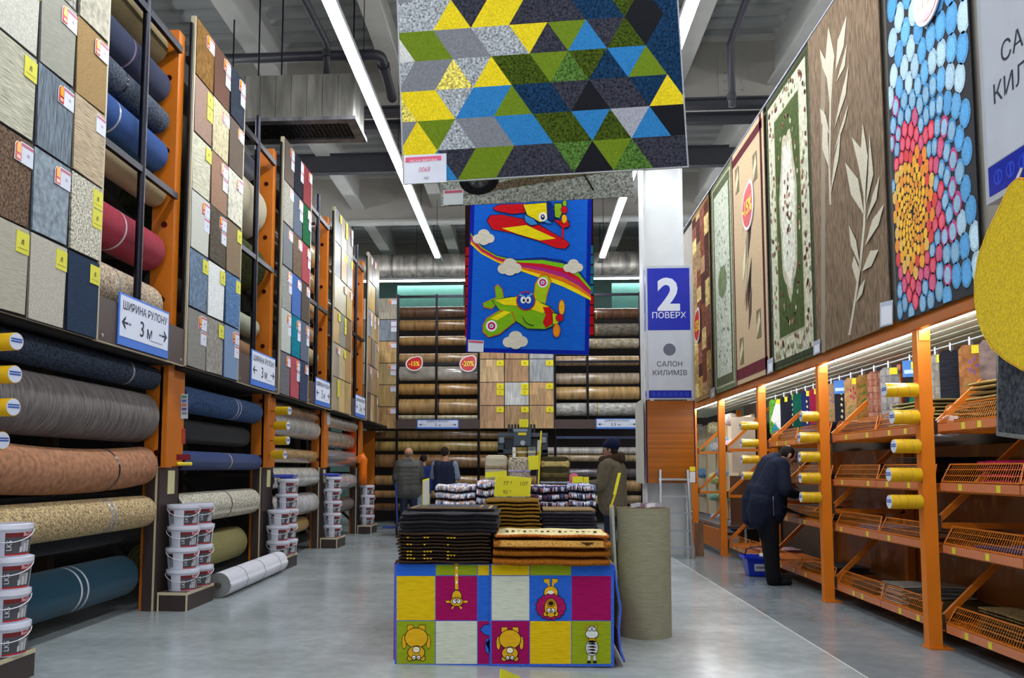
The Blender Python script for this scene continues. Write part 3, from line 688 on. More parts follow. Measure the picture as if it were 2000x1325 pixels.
# shelves with mesh guards
LV = (.2,.8,1.27,1.72)
LN = ['lowest','second lowest','second highest','top']
def wire_shelf(i, l):
    a, b = PY[i]+.1, PY[i+1]-.015; z = LV[l]; x = XR+.13
    bay = ['near edge','nearest full','man\'s','pastel mat'][i]
    T = thing('wire_shelf', 'orange mesh fronted %s shelf in the %s bay of the right rack' % (LN[l], bay), 'shelf', (x+.3,(a+b)/2,z-.05), 'orange mesh shelves')
    MB().box(x+.02,XBK-.1,a,b,z-.035,z-.02,'a8560f').build('tray','paint',T)
    MB().box(x+.03,x+.07,a-.01,b+.01,z-.085,z-.036,OR).build('support_beam','paint',T)
    n = 2; w = (b-a)/n
    for q in range(n):
        u, v = a+q*w+.01, a+(q+1)*w-.01
        MB().box(x-.012,x-.004,u,v,z-.07,z-.01,'c87850').build('price_rail','gloss',T)
        for f in (.25,.7):
            yy = u+(v-u)*(f+RN.uniform(-.15,.15)); MB().box(x-.0135,x-.0125,yy,yy+.05,z-.065,z-.018,'d8cc30').build('price_label','paper',T)
        # frame leaning back slightly, with a grid of rods
        gx = lambda h: x-.0+.05*h/.13
        m = MB()
        for (y0,h0),(y1,h1) in (((u,0),(u+.04,.13)),((u+.04,.13),(v-.04,.13)),((v-.04,.13),(v,0)),((u,0),(v,0))):
            m.beam((gx(h0),y0,z+h0),(gx(h1),y1,z+h1),.01,.01,OR)
        m.build('guard_frame','paint',T)
        m = MB(); k = 34
        for j in range(1,k):
            t = j/k; y0 = u+(v-u)*t
            y1 = min(max(u+.04+(v-u-.08)*t-.03, u+.04), v-.04)
            p, q2 = Vector((gx(0),y0,z)), Vector((gx(.13),y1,z+.13)); d = Vector((0,.0025,0)); 
            m.add([p-d,p+d,q2+d,q2-d],[(0,1,2,3)],'d87a14')
        for h in (.045,.09): m.add([(gx(h),u,z+h-.002),(gx(h),v,z+h-.002),(gx(h),v,z+h+.002),(gx(h),u,z+h+.002)],[(0,1,2,3)],'d87a14')
        m.build('guard_mesh','paint',T,kind='stuff')
    return T
for i in range(4):
    for l in range(4):
        if i == 3 and l in (1,2,3) : continue
        wire_shelf(i,l)
# third bay short shelves behind the man are the nearer ends of bay index 2
# folded rugs and mats on shelves --------------------------------
def soft_slab(name, label, cat, c, lx, ly, h, col, mat, group=None, parent=None, wav=.012, edge=None, bend=0.0, bendx=0.0, ph=None):
    """a thin soft slab with rounded rim and slight waves, c = centre of underside"""
    nx, ny = 10, 12; vs = []; c = Vector(c); ph = RN.uniform(0,6) if ph is None else ph
    def top(u,v):
        wv = wav*math.sin(2.2*u*3+ph)*math.sin(1.7*v*3+ph*1.7) + bend*(v*v) + bendx*(u*u)
        return wv
    def pt(u,v,k):
        e = max(abs(u),abs(v)); rim = 1 if e < .97 else .55
        z = (h*(.5+.5*rim) if k else h*(.5-.5*rim)) + top(u,v)
        return c+Vector((u*lx/2,v*ly/2,z))
    us = [-1,-.97]+[-.8+1.6*i/(nx-4) for i in range(nx-3)]+[.97,1]; vv = [-1,-.97]+[-.8+1.6*i/(ny-4) for i in range(ny-3)]+[.97,1]
    nu, nv = len(us), len(vv)
    for k in (0,1): vs += [pt(u,v,k) for v in vv for u in us]
    N = nu*nv; f = []; cols = []
    ec = edge or col
    for j in range(nv-1):
        for i in range(nu-1):
            q = (j*nu+i, j*nu+i+1, (j+1)*nu+i+1, (j+1)*nu+i)
            f.append(tuple(N+x for x in q)); cols.append(hx(ec) if (i in (0,nu-2) or j in (0,nv-2)) else hx(col)); f.append(q[::-1]); cols.append(hx(ec))
    for i in range(nu-1): f += [(i,i+1,N+i+1,N+i), (N-nu+i+1,N-nu+i,2*N-nu+i,2*N-nu+i+1)]; cols += [hx(ec)]*2
    for j in range(nv-1):
        f += [((j+1)*nu,j*nu,N+j*nu,N+(j+1)*nu), (j*nu+nu-1,(j+1)*nu+nu-1,N+(j+1)*nu+nu-1,N+j*nu+nu-1)]; cols += [hx(ec)]*2
    m = MB().add(vs,f,cols,True)
    return m.build(name, mat, parent, label, cat, group)
SHELF = {
 (1,3):[('striped teal and straw folded rug',.62,'8a8458','ribbed',8,.026),('crimson edged tapestry mat',.5,'7a3a3c','floral',3,.015)],
 (0,3):[('straw coloured jute rug with dark backing',.66,'9a8250','coir',8,.034)],
 (2,3):[('navy rubber backed mat',.5,'20294a','pile',10,.014),('dark blue ribbed mat',.4,'1a2140','ribbed',3,.012)],
 (0,2):[('orange fringed rug',.6,'c8501a','speck',5,.042),('magenta fringed rug',.35,'a01c50','speck',4,.04)],
 (1,2):[('flat black packed mat',.5,'1c1c26','gloss',12,.014),('dark grey packed mat',.4,'2a2a34','gloss',9,.014)],
 (2,2):[('black folded mat',.5,'1a1a20','pile',3,.014)],
 (0,1):[('blue and white patterned mat',.55,'4a5ac0','speck',1,.015),('dark blue flat mat',.45,'1a2a70','pile',2,.012)],
 (1,1):[('brown cardboard backed mat',.55,'6a4020','matte',2,.012),('white and blue packed mat',.4,'8a98c0','gloss',3,.012)],
 (2,1):[('charcoal flat mat',.5,'24242c','pile',2,.012)],
 (0,0):[('purple patterned mat',.45,'6a3a9a','speck',2,.02),('gold and black woven mat',.5,'6a5838','speck',8,.02)],
 (1,0):[('brown coir mat',.5,'4a3a1c','coir',3,.018),('white packed mat',.35,'a8a8a4','gloss',9,.014),('black rubber mat',.5,'16161a','pile',4,.012)],
 (2,0):[('black mat with a yellow mark',.5,'17171d','pile',3,.02)],
 (3,0):[('pink and grey folded mat',.4,'8a6a70','floral',2,.02)],
}
BAYW = ['at the right picture edge','in the nearest full bay','beside the bending man','under the pastel mats']
for (i,l), lst in SHELF.items():
    a, b = PY[i]+.2, PY[i+1]-.1; n = len(lst)
    for j, (d, ly, c, mt, cnt, h) in enumerate(lst):
        yc = a+(b-a)*(j+.5)/n if n > 1 else (a+b)/2+(0 if i else .35)
        for q in range(cnt):
            soft_slab('folded_rug','%s, %s shelf %s%s' % (d,LN[l],BAYW[i],'' if cnt==1 else ', '+(NTH[q]+' up' if q<cnt-1 else 'topmost')),'rug',
                (XR+.52+RN.uniform(-.02,.02),yc+RN.uniform(-.03,.03),LV[l]-.017+q*(h+.004)),.6,min(ly*1.25,(b-a)/n-.04),h,vary(c,.15),mt,'rugs on the right shelves',wav=.002,edge=vary(c,.3))
# ---------------------------------------------------------------- mats hanging on clips above the top shelf
hang = [ # px left, px right, top, bottom, bay, colours
 (1505,1528,772,825,2,'5c9a3a','lime and white patterned mat','speck'),(1526,1540,758,828,2,'20242e','black narrow mat','pile'),(1540,1555,752,825,2,'1c2236','navy mat with yellow script','pile'),
 (1550,1566,745,812,2,'0f5a4a','teal green mat','pile'),(1567,1583,738,815,2,'1c2a5c','royal navy mat with white script','pile'),(1583,1598,736,800,2,'8a1c3c','crimson mat','pile'),
 (1617,1634,722,805,1,'a0805c','tan mat with purple flowers','floral'),(1632,1652,716,800,1,'22242e','black mat with cream script','pile'),(1652,1676,706,792,1,'a8865c','sand mat with a magenta flower','floral'),
 (1675,1697,700,780,1,'8a6a3a','brown mat with green palms','floral'),(1697,1722,692,780,1,'8a5a4a','brick patterned mat','blotch'),(1723,1752,688,775,1,'7a7a80','grey cobble patterned mat','blotch'),
 (1767,1792,682,750,1,'24222c','black mat with blue tag and green tree','pile'),(1820,1838,660,730,0,'88847c','stone block patterned mat','blotch'),(1840,1877,650,722,0,'262832','black honeycomb rubber mat','ribbed'),
 (1878,1915,636,725,0,'9a6c44','tan mat with lilac butterflies','floral'),(1918,1950,655,715,0,'7a6a68','grey brown pebble mat','blotch')]
RZ = ZTOP-.10
MB().tube((XR+.55,PY[0],RZ),(XR+.55,PY[4]+.2,RZ),.012,n=10,col='9aa0a8').build('hanging_rail','metal',label='steel rail holding the clipped mats above the top shelf', cat='rail')
for (x0,x1,y0,y1,bay,c,d,mt) in hang:
    X = XR+.55; a = UX((x0+x1)/2,(y0+y1)/2,X); Yc = a.y
    wpx = (x1-x0); w = wpx*Yc/F*1.15; hgt = .52
    ang = .62; ux = Vector((math.cos(ang),math.sin(ang),0)); ux = Vector((math.cos(-.55),math.sin(-.55)*-1*-1,0)); n = Vector((ux.y,-ux.x,0))
    if n.y > 0: n = -n
    zt = RZ-.035; o = Vector((X,Yc,zt)); uz = Vector((0,0,1)); w = max(w,.12)
    T = thing('hanging_mat', d+' clipped above the top shelf', 'mat', (X,Yc,zt-hgt), 'mats on the clip rail')
    P = lambda a,b,k=0: o+ux*a+uz*b+n*k
    pts = [(-w/2+.02,-hgt),(w/2-.02,-hgt),(w/2,-hgt+.02),(w/2,-.05),(w/2-.03,-.01),(-w/2+.03,-.01),(-w/2,-.05),(-w/2,-hgt+.02)]
    MB().slab([P(a,b) for a,b in pts],n,.012,c).build('mat_body',mt,T)
    m = MB(); S = lambda p,cc: m.slab([P(a*w,b*hgt,.013) for a,b in p],n,.002,cc)
    if 'script' in d:
        for q in range(5): S([(.0+.04*(q%2),-.25-.13*q),(.12+.04*(q%2),-.27-.13*q),(.1+.04*(q%2),-.33-.13*q),(-.06+.04*(q%2),-.30-.13*q)],'d8cf9a')
    elif 'flower' in d or 'butterfl' in d:
        cc = 'b0285c' if 'magenta' in d else '7a5a9a'
        for q in range(5):
            an = q*1.256; S([(.05+.2*math.cos(an+s)*r_,-.35+.14*math.sin(an+s)*r_) for s,r_ in ((0,.3),(-.3,.9),(0,1.1),(.3,.9))],cc)
            S([(-.12+.16*math.cos(an+s)*r_,-.7+.1*math.sin(an+s)*r_) for s,r_ in ((0,.3),(-.3,.9),(0,1.1),(.3,.9))],'6a8a4a')
    elif 'palm' in d:
        for q in range(4): S([(-.3,-.3-.15*q),(.1,-.2-.15*q),(.3,-.32-.15*q),(.1,-.25-.15*q)],'3c6a2a'); S([(.2,-.25-.18*q),(.35,-.24-.18*q),(.33,-.3-.18*q)],'b03a2a')
    elif 'brick' in d or 'block' in d or 'cobble' in d:
        for r_ in range(7):
            for q in range(3): S([(-.46+.32*q+.1*(r_%2),-.95+.13*r_),(-.2+.32*q-.04*(r_%2),-.95+.13*r_),(-.2+.32*q-.04*(r_%2),-.84+.13*r_),(-.46+.32*q+.1*(r_%2),-.84+.13*r_)],vary('9a7262' if 'brick' in d else '9a9894',.25))
    elif 'tree' in d: S([(-.3,-.95),(.35,-.95),(.05,-.35)],'1c6a50')
    elif 'lime' in d: S([(-.4,-.6),(.3,-.9),(.4,-.1),(0,-.1)],'e8ecec'); S([(-.4,-.95),(.2,-.95),(-.1,-.65)],'2a86a0')
    if m.v: m.build('mat_print','pile',T)
    m = MB().box(X-.012,X+.012,Yc-.012,Yc+.012,RZ-.06,RZ+.02,'c8ccd4').build('clip','metal',T)
    if RN.random() < .6 or 'tag' in d:
        m = MB(); m.slab([P(a*w,b*hgt,.018) for a,b in ((.02,-.16),(.42,-.16),(.42,-.03),(.02,-.03))],n,.003,'ece01c'); m.build('price_tag','paper',T)
    if 'tag' in d or d.startswith('black mat with cream'):
        m = MB().slab([P(a*w,b*hgt,.016) for a,b in ((-.5,-.3),(.5,-.3),(.5,-.0),(-.5,-.0))],n,.003,'3a78c8').slab([P(a*w,b*hgt,.02) for a,b in ((-.4,-.24),(.4,-.24),(.4,-.17),(-.4,-.17))],n,.002,'bcd8e8'); m.build('header_card','paper',T)
# tape rolls strung on posts -------------------------------------
for i, pts in ((1,((1740,1803,762,3),(1757,1807,815,3),(1759,1808,872,3),(1750,1811,928,3),(1753,1815,981,4))),(2,((1570,1603,814,3),(1564,1602,855,3),(1566,1604,893,3),(1568,1606,934,3),(1570,1608,972,3))),(3,((1450,1484,832,3),(1455,1488,866,3),(1456,1489,898,2),(1458,1490,930,2)))):
    Y = PY[i]+.03
    for s, (x0,x1,py,k) in enumerate(pts):
        xr_ = XR-.006; L_ = UY(x1,py,Y).x-UY(x0,py,Y).x; z = UY(x1,py,Y).z; ln = L_/k; r = .055
        for q in range(k):
            tape_roll((xr_-ln*(q+.5),Y,z),(-1,-.0,0),r,ln-.003,'yellow tape roll on the %s right post, string %d from top, %s from the post' % (PN[i],s+1,NTH[q]),'tape rolls strung on the right posts')
        MB().path([(xr_-L_*.1,Y-.045,z+.05),(xr_+.0,Y-.008,z+.045),(xr_+.11,Y-.008,z+.04)],.004,5,'d8c8b0').build('cable_tie','gloss',label='pale cable tie round the %s right post, %s from the top' % (PN[i],NTH[s]),cat='cable tie',group='cable ties')
# dark reader on the nearest post, small labels
c = UY(1866,832,PY[1]+.0); 
T = thing('barcode_reader', 'white and black device bracketed on the right of the nearest orange post', 'device', c-Vector((0,0,.09)))
MB().box(c.x-.045,c.x+.02,c.y-.02,c.y+.05,c.z-.075,c.z+.075,'c9cbd0').build('housing','gloss',T,bevel=.008)
MB().box(c.x-.02,c.x+.038,c.y-.024,c.y-.019,c.z-.055,c.z+.05,'17121c').build('screen','gloss',T)
MB().path([(XR+.1,c.y+.02,c.z+.0),(c.x-.1,c.y,c.z+.05),(c.x-.06,c.y,c.z+.075),(c.x-.02,c.y,c.z+.076)],.009,8,'b4b6bc').build('cable','gloss',T)
MB().path([(XR+.1,c.y+.02,c.z-.07),(c.x-.02,c.y+.01,c.z-.08)],.01,8,'c4c6cc').build('bracket','gloss',T)
MB().box(XR-.005,XR-.001,PY[1]-.005,PY[1]+.06,UY(1795,735,PY[1]).z-.09,UY(1795,735,PY[1]).z-.02,'e0640a').build('post_label','paper',label='orange label with pale slip on the nearest orange post', cat='label')
# pastel mat panel in the far bays --------------------------------
a, b = PY[4]+.3, PY[5]+3.4; XPn = XR+.62
T = thing('mat_display', 'pale beige panel with dividers showing rolled bath mats in the far right bays', 'display panel', (XPn,(a+b)/2,.2))
MB().box(XPn,XPn+.02,a,b,.45,2.25,'cdbfa6').build('panel','matte',T)
for q in range(7):
    yy = a+(b-a)*q/6; MB().box(XPn-.035,XPn,yy-.012,yy+.012,.45,2.25,'b8a684').build('divider','matte',T)
MB().box(XPn-.45,XPn-.02,a,b,.40,.44,'5a5a5e').build('ribbed_step','ribbed',T)
MB().box(XPn-.48,XPn-.45,a,b,.39,.445,'c8c8cc').build('step_edge','metal',T)
MB().box(XPn-.36,XPn+.02,a-.03,a-.012,1.3,2.2,'c9c0ae').build('end_board','matte',T)
MB().box(XPn-.4,XPn+.02,a-.03,a-.012,.45,1.25,'5a3a26').build('end_board','matte',T)
MB().box(XR+.0,XR+.03,PY[4]+.09,PY[5]-.01,.08,.40,OR).build('kick_plate','paint',label='orange kick plate below the pastel mat panel', cat='panel')
pc = ['c9c4c0','d8d0a8','c4b8b0','9ab890','b4b8c0','c8a0a8','6a90b8','c0c890','7aa0c8','b8b0a0','8ab8a0','6a98d0','9ac0a0','c4ccd0','88a8d0','7a98c8']
pos = [(1368,838,.085),(1398,836,.1),(1432,820,.1),(1372,877,.08),(1402,876,.09),(1432,872,.1),(1376,925,.085),(1400,935,.1),(1417,862,.08),(1376,962,.085),(1399,968,.09),(1417,924,.09),(1424,968,.08),(1362,1005,.08),(1403,1013,.08),(1443,1025,.11)]
for q, ((px,py,r),c) in enumerate(zip(pos,pc)):
    p = UX(px,py,XPn-.03); T = thing('bath_mat','%s shaggy bath mat, item %s across the beige panel' % (('off white','butter yellow','warm grey','soft green','pale grey','dusty pink','mid blue','lime')[q%8], ('at upper left','at upper middle','at upper right','second row left','second row middle','second row right','third row left','third row middle','right of the pink one','fourth row left','fourth row middle','third row right','fourth row right','lowest left','lowest middle','lowest right')[q]),'bath mat',p-Vector((0,0,r)),'pastel mats on the beige panel')
    m = MB(); n = 14
    ring = lambda k, e, s: [p+Vector((k,math.cos(2*math.pi*i/n)*r*e*1.5+s,math.sin(2*math.pi*i/n)*r*e*1.2)) for i in range(n)]
    vs = ring(.03,.9,0)+ring(-.05,1,0)+ring(-.13,.8,0)+ring(-.15,.4,0)
    m.add(vs,[(j*n+i,j*n+(i+1)%n,(j+1)*n+(i+1)%n,(j+1)*n+i) for j in range(3) for i in range(n)]+[tuple(range(3*n,4*n))],c,True)
    m.build('mat_fold','speck',T)
    MB().tube(p+Vector((-.15,0,r*.7)),p+Vector((.03,0,r*.7)),.006,n=6,col='b0b0b4').build('hook','metal',T)
# ================================================================ rugs on the display wall above
XW = XR-.03
MB().box(XW+.03,XW+.1,PY[0]-1.5,PY[5]+2.2,ZTOP+.0,5.98,'8a857c').build('display_wall','matte',label='tall partition carrying the row of big rugs on the right', cat='partition')
MB().tube((XW-.0,PY[0]-1.5,5.93),(XW-.0,PY[5]+2.2,5.93),.025,n=10,col='7a7a88').build('rug_rail','metal',label='steel tube along the top of the rug display wall', cat='rail')
ZR0, ZR1 = ZTOP+.03, 5.9
def yat(px, py): return UX(px,py,XW).y
def wall_rug(label, pl, pr, pyb, col, mat, border, k=0, dz=0):
    y0, y1 = yat(pr,pyb[1]), yat(pl,pyb[0]); x = XW-.012*k
    T = thing('display_rug', label, 'rug', (x,(y0+y1)/2,ZR0), 'big rugs on the right wall')
    nn = Vector((-1,0,0))
    # local: u 0..W from far (left in view) to near, v 0..H
    W, H = y1-y0, ZR1-ZR0
    P = lambda u,v,kk=0: Vector((x-kk, y1-u*W, ZR0+dz+v*H))
    MB().slab([P(0,0),P(1,0),P(1,1),P(0,1)],nn,.010,border,tuple(.6*q for q in hx(border))).build('rug_body',mat,T)
    return T, P, nn, W, H
lay = lambda m,P,n,pts,c,k: m.slab([P(u,v,.010+.0015*k) for u,v in pts],n,.0015,c)
rect = lambda u0,u1,v0,v1: [(u0,v0),(u1,v0),(u1,v1),(u0,v1)]
ell = lambda cu,cv,ru,rv,n=20,j=0: [(cu+ru*(1+j*math.sin(7*t))*math.cos(t),cv+rv*(1+j*math.sin(7*t))*math.sin(t)) for t in [2*math.pi*i/n for i in range(n)]]
# 1 brown patchwork
T,P,n,W,H = wall_rug('brown and gold patchwork rug, farthest on the display wall',1359,1393,(790,776),'8a6c48','floral','8a6c48')
m = MB(); cs = ['6a3a28','a8884c','c0a870','4a2a22','9a7a58','7a4a3c']
for i in range(4):
    v = .02; 
    while v < .97:
        h_ = RN.uniform(.06,.16); lay(m,P,n,rect(.03+.235*i,.03+.235*(i+1),v,min(.98,v+h_)),vary(RN.choice(cs),.2),1); v += h_
m.build('patchwork','blotch',T)
# 2 pale green classic
T,P,n,W,H = wall_rug('pale sage classic rug with a small green oval centre',1398,1440,(772,756),'6a7054','floral','6a7054')
m = MB(); lay(m,P,n,rect(.06,.94,.02,.98),'a8ab90',1); lay(m,P,n,rect(.1,.9,.03,.97),'5c6048',2); lay(m,P,n,rect(.16,.84,.07,.93),'b9beac',3)
lay(m,P,n,ell(.5,.5,.2,.075,20,.06),'6f7c58',4)
for q in range(70):
    u, v = RN.uniform(.2,.8), RN.uniform(.1,.9); lay(m,P,n,ell(u,v,.015,.008,6),RN.choice(['7c846c','8a8a74','6a7058']),5)
m.build('woven_pattern','floral',T)
# 3 beige abstract
T,P,n,W,H = wall_rug('beige rug with plum border lines and slanting sickle motifs',1441,1507,(757,735),'c0a888','flat_weave','c0a888',1)
m = MB(); lay(m,P,n,rect(.9,.95,0,1),'4a2026',1); lay(m,P,n,rect(.02,.05,0,1),'5a2a30',1); lay(m,P,n,rect(.03,.97,.02,.065),'6a3038',1); lay(m,P,n,rect(.03,.97,.94,.975),'5a2a30',1)
for cu,cv,s,tl,c in ((.4,.42,.3,.35,'b5a98c'),(.5,.38,.26,.5,'2c2622'),(.45,.55,.24,.3,'8a8270'),(.35,.48,.2,.6,'d8ccaa'),(.55,.6,.3,.4,'3a302a'),(.38,.7,.25,.3,'c4b894'),(.5,.28,.22,.45,'5a4a3c'),(.42,.34,.16,.2,'6a3a40')):
    lay(m,P,n,[(cu-.2*s,cv-.35*s),(cu+.1*tl,cv-.05*s),(cu+.35*s,cv+.4*s),(cu-.02,cv+.08*s)],c,2)
for cu,cv in ((.22,.13),(.75,.2),(.75,.82),(.2,.86)):
    lay(m,P,n,rect(cu-.06,cu+.06,cv-.05,cv+.06),'7a7058',2); lay(m,P,n,[(cu-.05,cv-.045),(cu+.05,cv+.01),(cu+.03,cv+.05),(cu-.05,cv)],'cfc2a0',3)
m.build('woven_pattern','flat_weave',T)
# 4 dark green medallion
T,P,n,W,H = wall_rug('dark green classic rug with a long cream medallion and flowers',1512,1598,(735,700),'4a5038','floral','4a5038')
m = MB(); lay(m,P,n,rect(.03,.97,.012,.988),'3c4230',1); lay(m,P,n,rect(.05,.95,.03,.97),'c0bfa6',2); lay(m,P,n,rect(.2,.8,.1,.9),'a8a88c',3); lay(m,P,n,rect(.215,.785,.107,.893),'47542e',4)
lay(m,P,n,ell(.5,.52,.2,.29,28,.07),'b0a892',5); lay(m,P,n,ell(.5,.52,.16,.25,28,.09),'cfcfbe',6)
for q in range(230):
    s = RN.random()
    if s < .45: u, v = (RN.choice((RN.uniform(.06,.19),RN.uniform(.81,.94))), RN.uniform(.04,.96))
    elif s < .65: u, v = RN.uniform(.1,.9), RN.choice((RN.uniform(.035,.095),RN.uniform(.905,.965)))
    elif s < .85:
        t = RN.uniform(0,6.28); u, v = .5+.25*math.cos(t), .5+.36*math.sin(t)
    else: u, v = RN.gauss(.5,.05), RN.gauss(.53,.08)
    lay(m,P,n,ell(u,v,.016,.009,6),RN.choice(['8a5a50','6a3a34','9aa080','c8c0a8','7a8460','a87a6a']),7)
m.build('woven_pattern','floral',T)
# 5 brown leaf rug
T,P,n,W,H = wall_rug('shaggy brown rug with pale bamboo leaf sprays',1601,1745,(702,636),'7a6754','streak','7a6754',1)
def pxl(m, pts, c, k, X, n): m.slab([UX(x,y,X-.010-.0015*k) for x,y in pts],n,.0015,c)
m = MB(); X5 = XW-.012
pxl(m,[(1604,690),(1612,688),(1612,120),(1604,130)],'8a7a66',0,X5,n)
LF = 'c2baa4'; kk0 = 0
stem = lambda pts,w_: [ (x-w_,y) for x,y in pts]+[(x+w_,y) for x,y in pts[::-1]]
pxl(m,stem([(1622,400),(1620,330),(1622,200),(1628,110)],1.6),LF,1,X5,n)
for a in (((1620,200),(1612,120),(1618,52),(1630,110)),((1632,140),(1636,80),(1654,30),(1648,90)),((1622,170),(1606,130),(1601,96),(1614,120)),((1634,160),(1645,120),(1655,85),(1650,130)),((1630,250),(1642,190),(1658,125),(1652,185)),((1620,262),(1604,240),(1602,212),(1613,225)),((1628,300),(1642,250),(1658,200),(1650,240)),((1620,330),(1606,290),(1608,210),(1616,250)),((1622,380),(1630,310),(1643,248),(1638,310))):
    pxl(m,list(a),LF,2+.25*(kk0:=kk0+1),X5,n)
pxl(m,stem([(1659,655),(1668,600),(1680,520),(1688,440),(1690,360)],2),LF,1,X5,n)
for a in (((1688,420),(1662,380),(1651,318),(1676,350)),((1690,400),(1678,330),(1664,268),(1690,300)),((1690,380),(1681,300),(1685,240),(1695,305)),((1692,400),(1696,340),(1698,262),(1706,340)),((1692,430),(1705,380),(1718,344),(1712,390)),((1690,480),(1704,430),(1727,398),(1716,440)),((1684,530),(1700,490),(1716,488),(1702,520)),((1680,520),(1662,480),(1658,440),(1672,470)),((1676,560),(1664,520),(1668,500),(1680,530)),((1672,590),(1680,560),(1690,545),(1684,575))):
    pxl(m,list(a),LF,2+.25*(kk0:=kk0+1),X5,n)
m.build('leaf_pattern','pile',T)
# 6 spiral of coloured ovals
T,P,n,W,H = wall_rug('bright rug of blue, red and orange ovals spiralling from one centre',1756,1922,(642,582),'17161e','pile','17161e')
m = MB(); cc = UX(1783,412,XW-.01); X6 = XW; y1 = yat(1756,640); y0 = yat(1922,582)
GA = math.pi*(3-math.sqrt(5)); kk = 0; rr = 0
for i in range(3,900):
    rf = lambda i: .02*math.sqrt(i)*(1+i/150)
    r = rf(i)
    t = i*GA; yy, zz = cc.y+r*math.cos(t)*.86, cc.z+r*math.sin(t)*1.2
    s = math.sqrt(rf(i+1)**2-rf(i)**2)*(.84 if r < .3 else .95)
    ex, ez = s*.86, s*1.2
    if not (y0+ex*.4 < yy < y1-ex*.4 and ZR0+ez*.4 < zz < ZR1-ez*.4): continue
    f = r
    if f < .3: c = RN.choice(['e8a818','f0b420','e0901c'])
    elif f < .42: c = RN.choice(['e88a1c','e8a01c','d83a3a','e0b050'])
    elif f < .62: c = RN.choice(['d0204c','d81c40','c83a6a','4a8ac0'])
    elif f < .85: c = RN.choice(['3f84b8','4a90c8','b83a7a','5a9ac8'])
    elif f < 1.45: c = RN.choice(['9ab8cc','a8c4d4','5a9ccc','4a90c4'])
    else: c = RN.choice(['3a80b4','4a8cc0','5a9a3a','7aa82c'])
    pts = [(max(y0+.01,min(y1-.01,yy+ex*math.cos(q))),max(ZR0+.01,min(ZR1-.01,zz+ez*math.sin(q)))) for q in [2*math.pi*j/14 for j in range(14)]]
    pts2 = [(max(y0+.01,min(y1-.01,yy+.72*ex*math.cos(q))),max(ZR0+.01,min(ZR1-.01,zz-.05*ez+.72*ez*math.sin(q)))) for q in [2*math.pi*j/14 for j in range(14)]]
    m.slab([Vector((X6-.0115,a,b)) for a,b in pts[::-1]],n,.002,c)
    if .42 < f: m.slab([Vector((X6-.0135,a,b)) for a,b in pts2[::-1]],n,.001,vary({'d':'e05a70','c':'d05a80'}.get(c[0],'8ab4d0') if f<.85 else tuple(min(1,x*1.25) for x in hx(c)),.1))
m.build('oval_pattern','pile',T,kind='stuff')
# price cards at the rug corners, discount drops
for x0,x1,y0_,y1_,lab in ((1388,1396,762,780,'patchwork'),(1499,1510,704,732,'beige sickle'),(1589,1602,668,695,'dark green'),(1719,1744,592,640,'brown leaf')):
    X = XW-.035; T = thing('price_card','plastic sleeved price card at the lower corner of the %s rug' % lab,'price card',UX(x0,y1_,X),'price cards on wall rugs')
    MB().slab([UX(x,y,X) for x,y in ((x0,y1_),(x1,y1_-6),(x1,y0_-6),(x0,y0_))],n,.003,'b4bcd0').build('sleeve','gloss',T)
    MB().slab([UX(x,y,X-.004) for x,y in ((x0+2,y1_-4),(x1-2,y1_-9),(x1-2,y0_+4),(x0+2,y0_+8))],n,.001,'dfe2ee').build('card','paper',T)
def drop_sign(label, c, ux, n, w, h, txt):
    c, ux, n = Vector(c), Vector(ux).normalized(), Vector(n); uz = Vector((0,0,1))
    T = thing('discount_sign', label, 'discount sign', c-uz*h/2, 'red discount signs')
    def drop(s):
        o_ = []
        for i in range(26):
            t = 2*math.pi*i/26; r = .5*s
            a, b = math.cos(t)*r*w, math.sin(t)*r*h
            b += max(0,math.cos(t))*max(0,math.sin(t))*.25*h*s; a += max(0,math.sin(t))*.06*w
            o_.append((a,b))
        return o_
    P = lambda a,b,k: c+ux*a+uz*b+n*k
    MB().slab([P(a,b,0) for a,b in drop(1.0)],n,.012,'e8e0e4').build('rim','gloss',T)
    MB().slab([P(a,b,.012) for a,b in drop(.86)],n,.003,'cc161c').build('face','gloss',T)
    MB().text(txt, h*.44, lambda x,y: P(x*.86,y-h*.14,.017), 'f4dc14', bold=.02).build('lettering','gloss',T)
UYn = Vector((0,-1,0))
c = UX(1461,405,XW-.03); drop_sign('red minus fifteen percent drop sign on the beige sickle rug',c,UYn,n,.56,.62,'-15%')
c = UX(1362,638,XW-.03); drop_sign('red drop sign low on the brown patchwork rug',c,UYn,n,.5,.58,'-15%')
c = UX(1812,-8,XW-.03); drop_sign('red drop sign cut off at the top of the oval rug',c,UYn,n,.42,.42,'-15%')
# ================================================================ middle of the aisle
NY = Vector((0,-1,0))
def pyl(m, pts, c, k, Y, t=.0015): m.slab([UY(x,y,Y-.0016*k) for x,y in pts],NY,t,c)
def pell(cx,cy,rx,ry,n=18,a0=0,a1=2*math.pi): return [(cx+rx*math.cos(t),cy+ry*math.sin(t)) for t in [a0+(a1-a0)*i/n for i in range(n)]]
R4p = lambda x0,x1,y0,y1: [(x0,y1),(x1,y1),(x1,y0),(x0,y0)]
YF = UZ(985,1301,0).y; TX0, TX1 = UY(774,1300,YF).x, UY(1196,1300,YF).x; TZ = UY(985,1102,YF).z
T = thing('display_table', 'low plywood table hidden under draped children\'s rugs', 'table', ((TX0+TX1)/2,YF+1.3,0))
MB().box(TX0+.03,TX1-.03,YF+.04,YF+2.75,TZ-.06,TZ-.02,'b08a58').build('tabletop','wood',T)
for x in (TX0+.08,TX1-.08):
    for y in (YF+.1,YF+1.4,YF+2.68): MB().box(x-.04,x+.04,y-.04,y+.04,0,TZ-.06,'a07c4c').build('leg','wood',T)
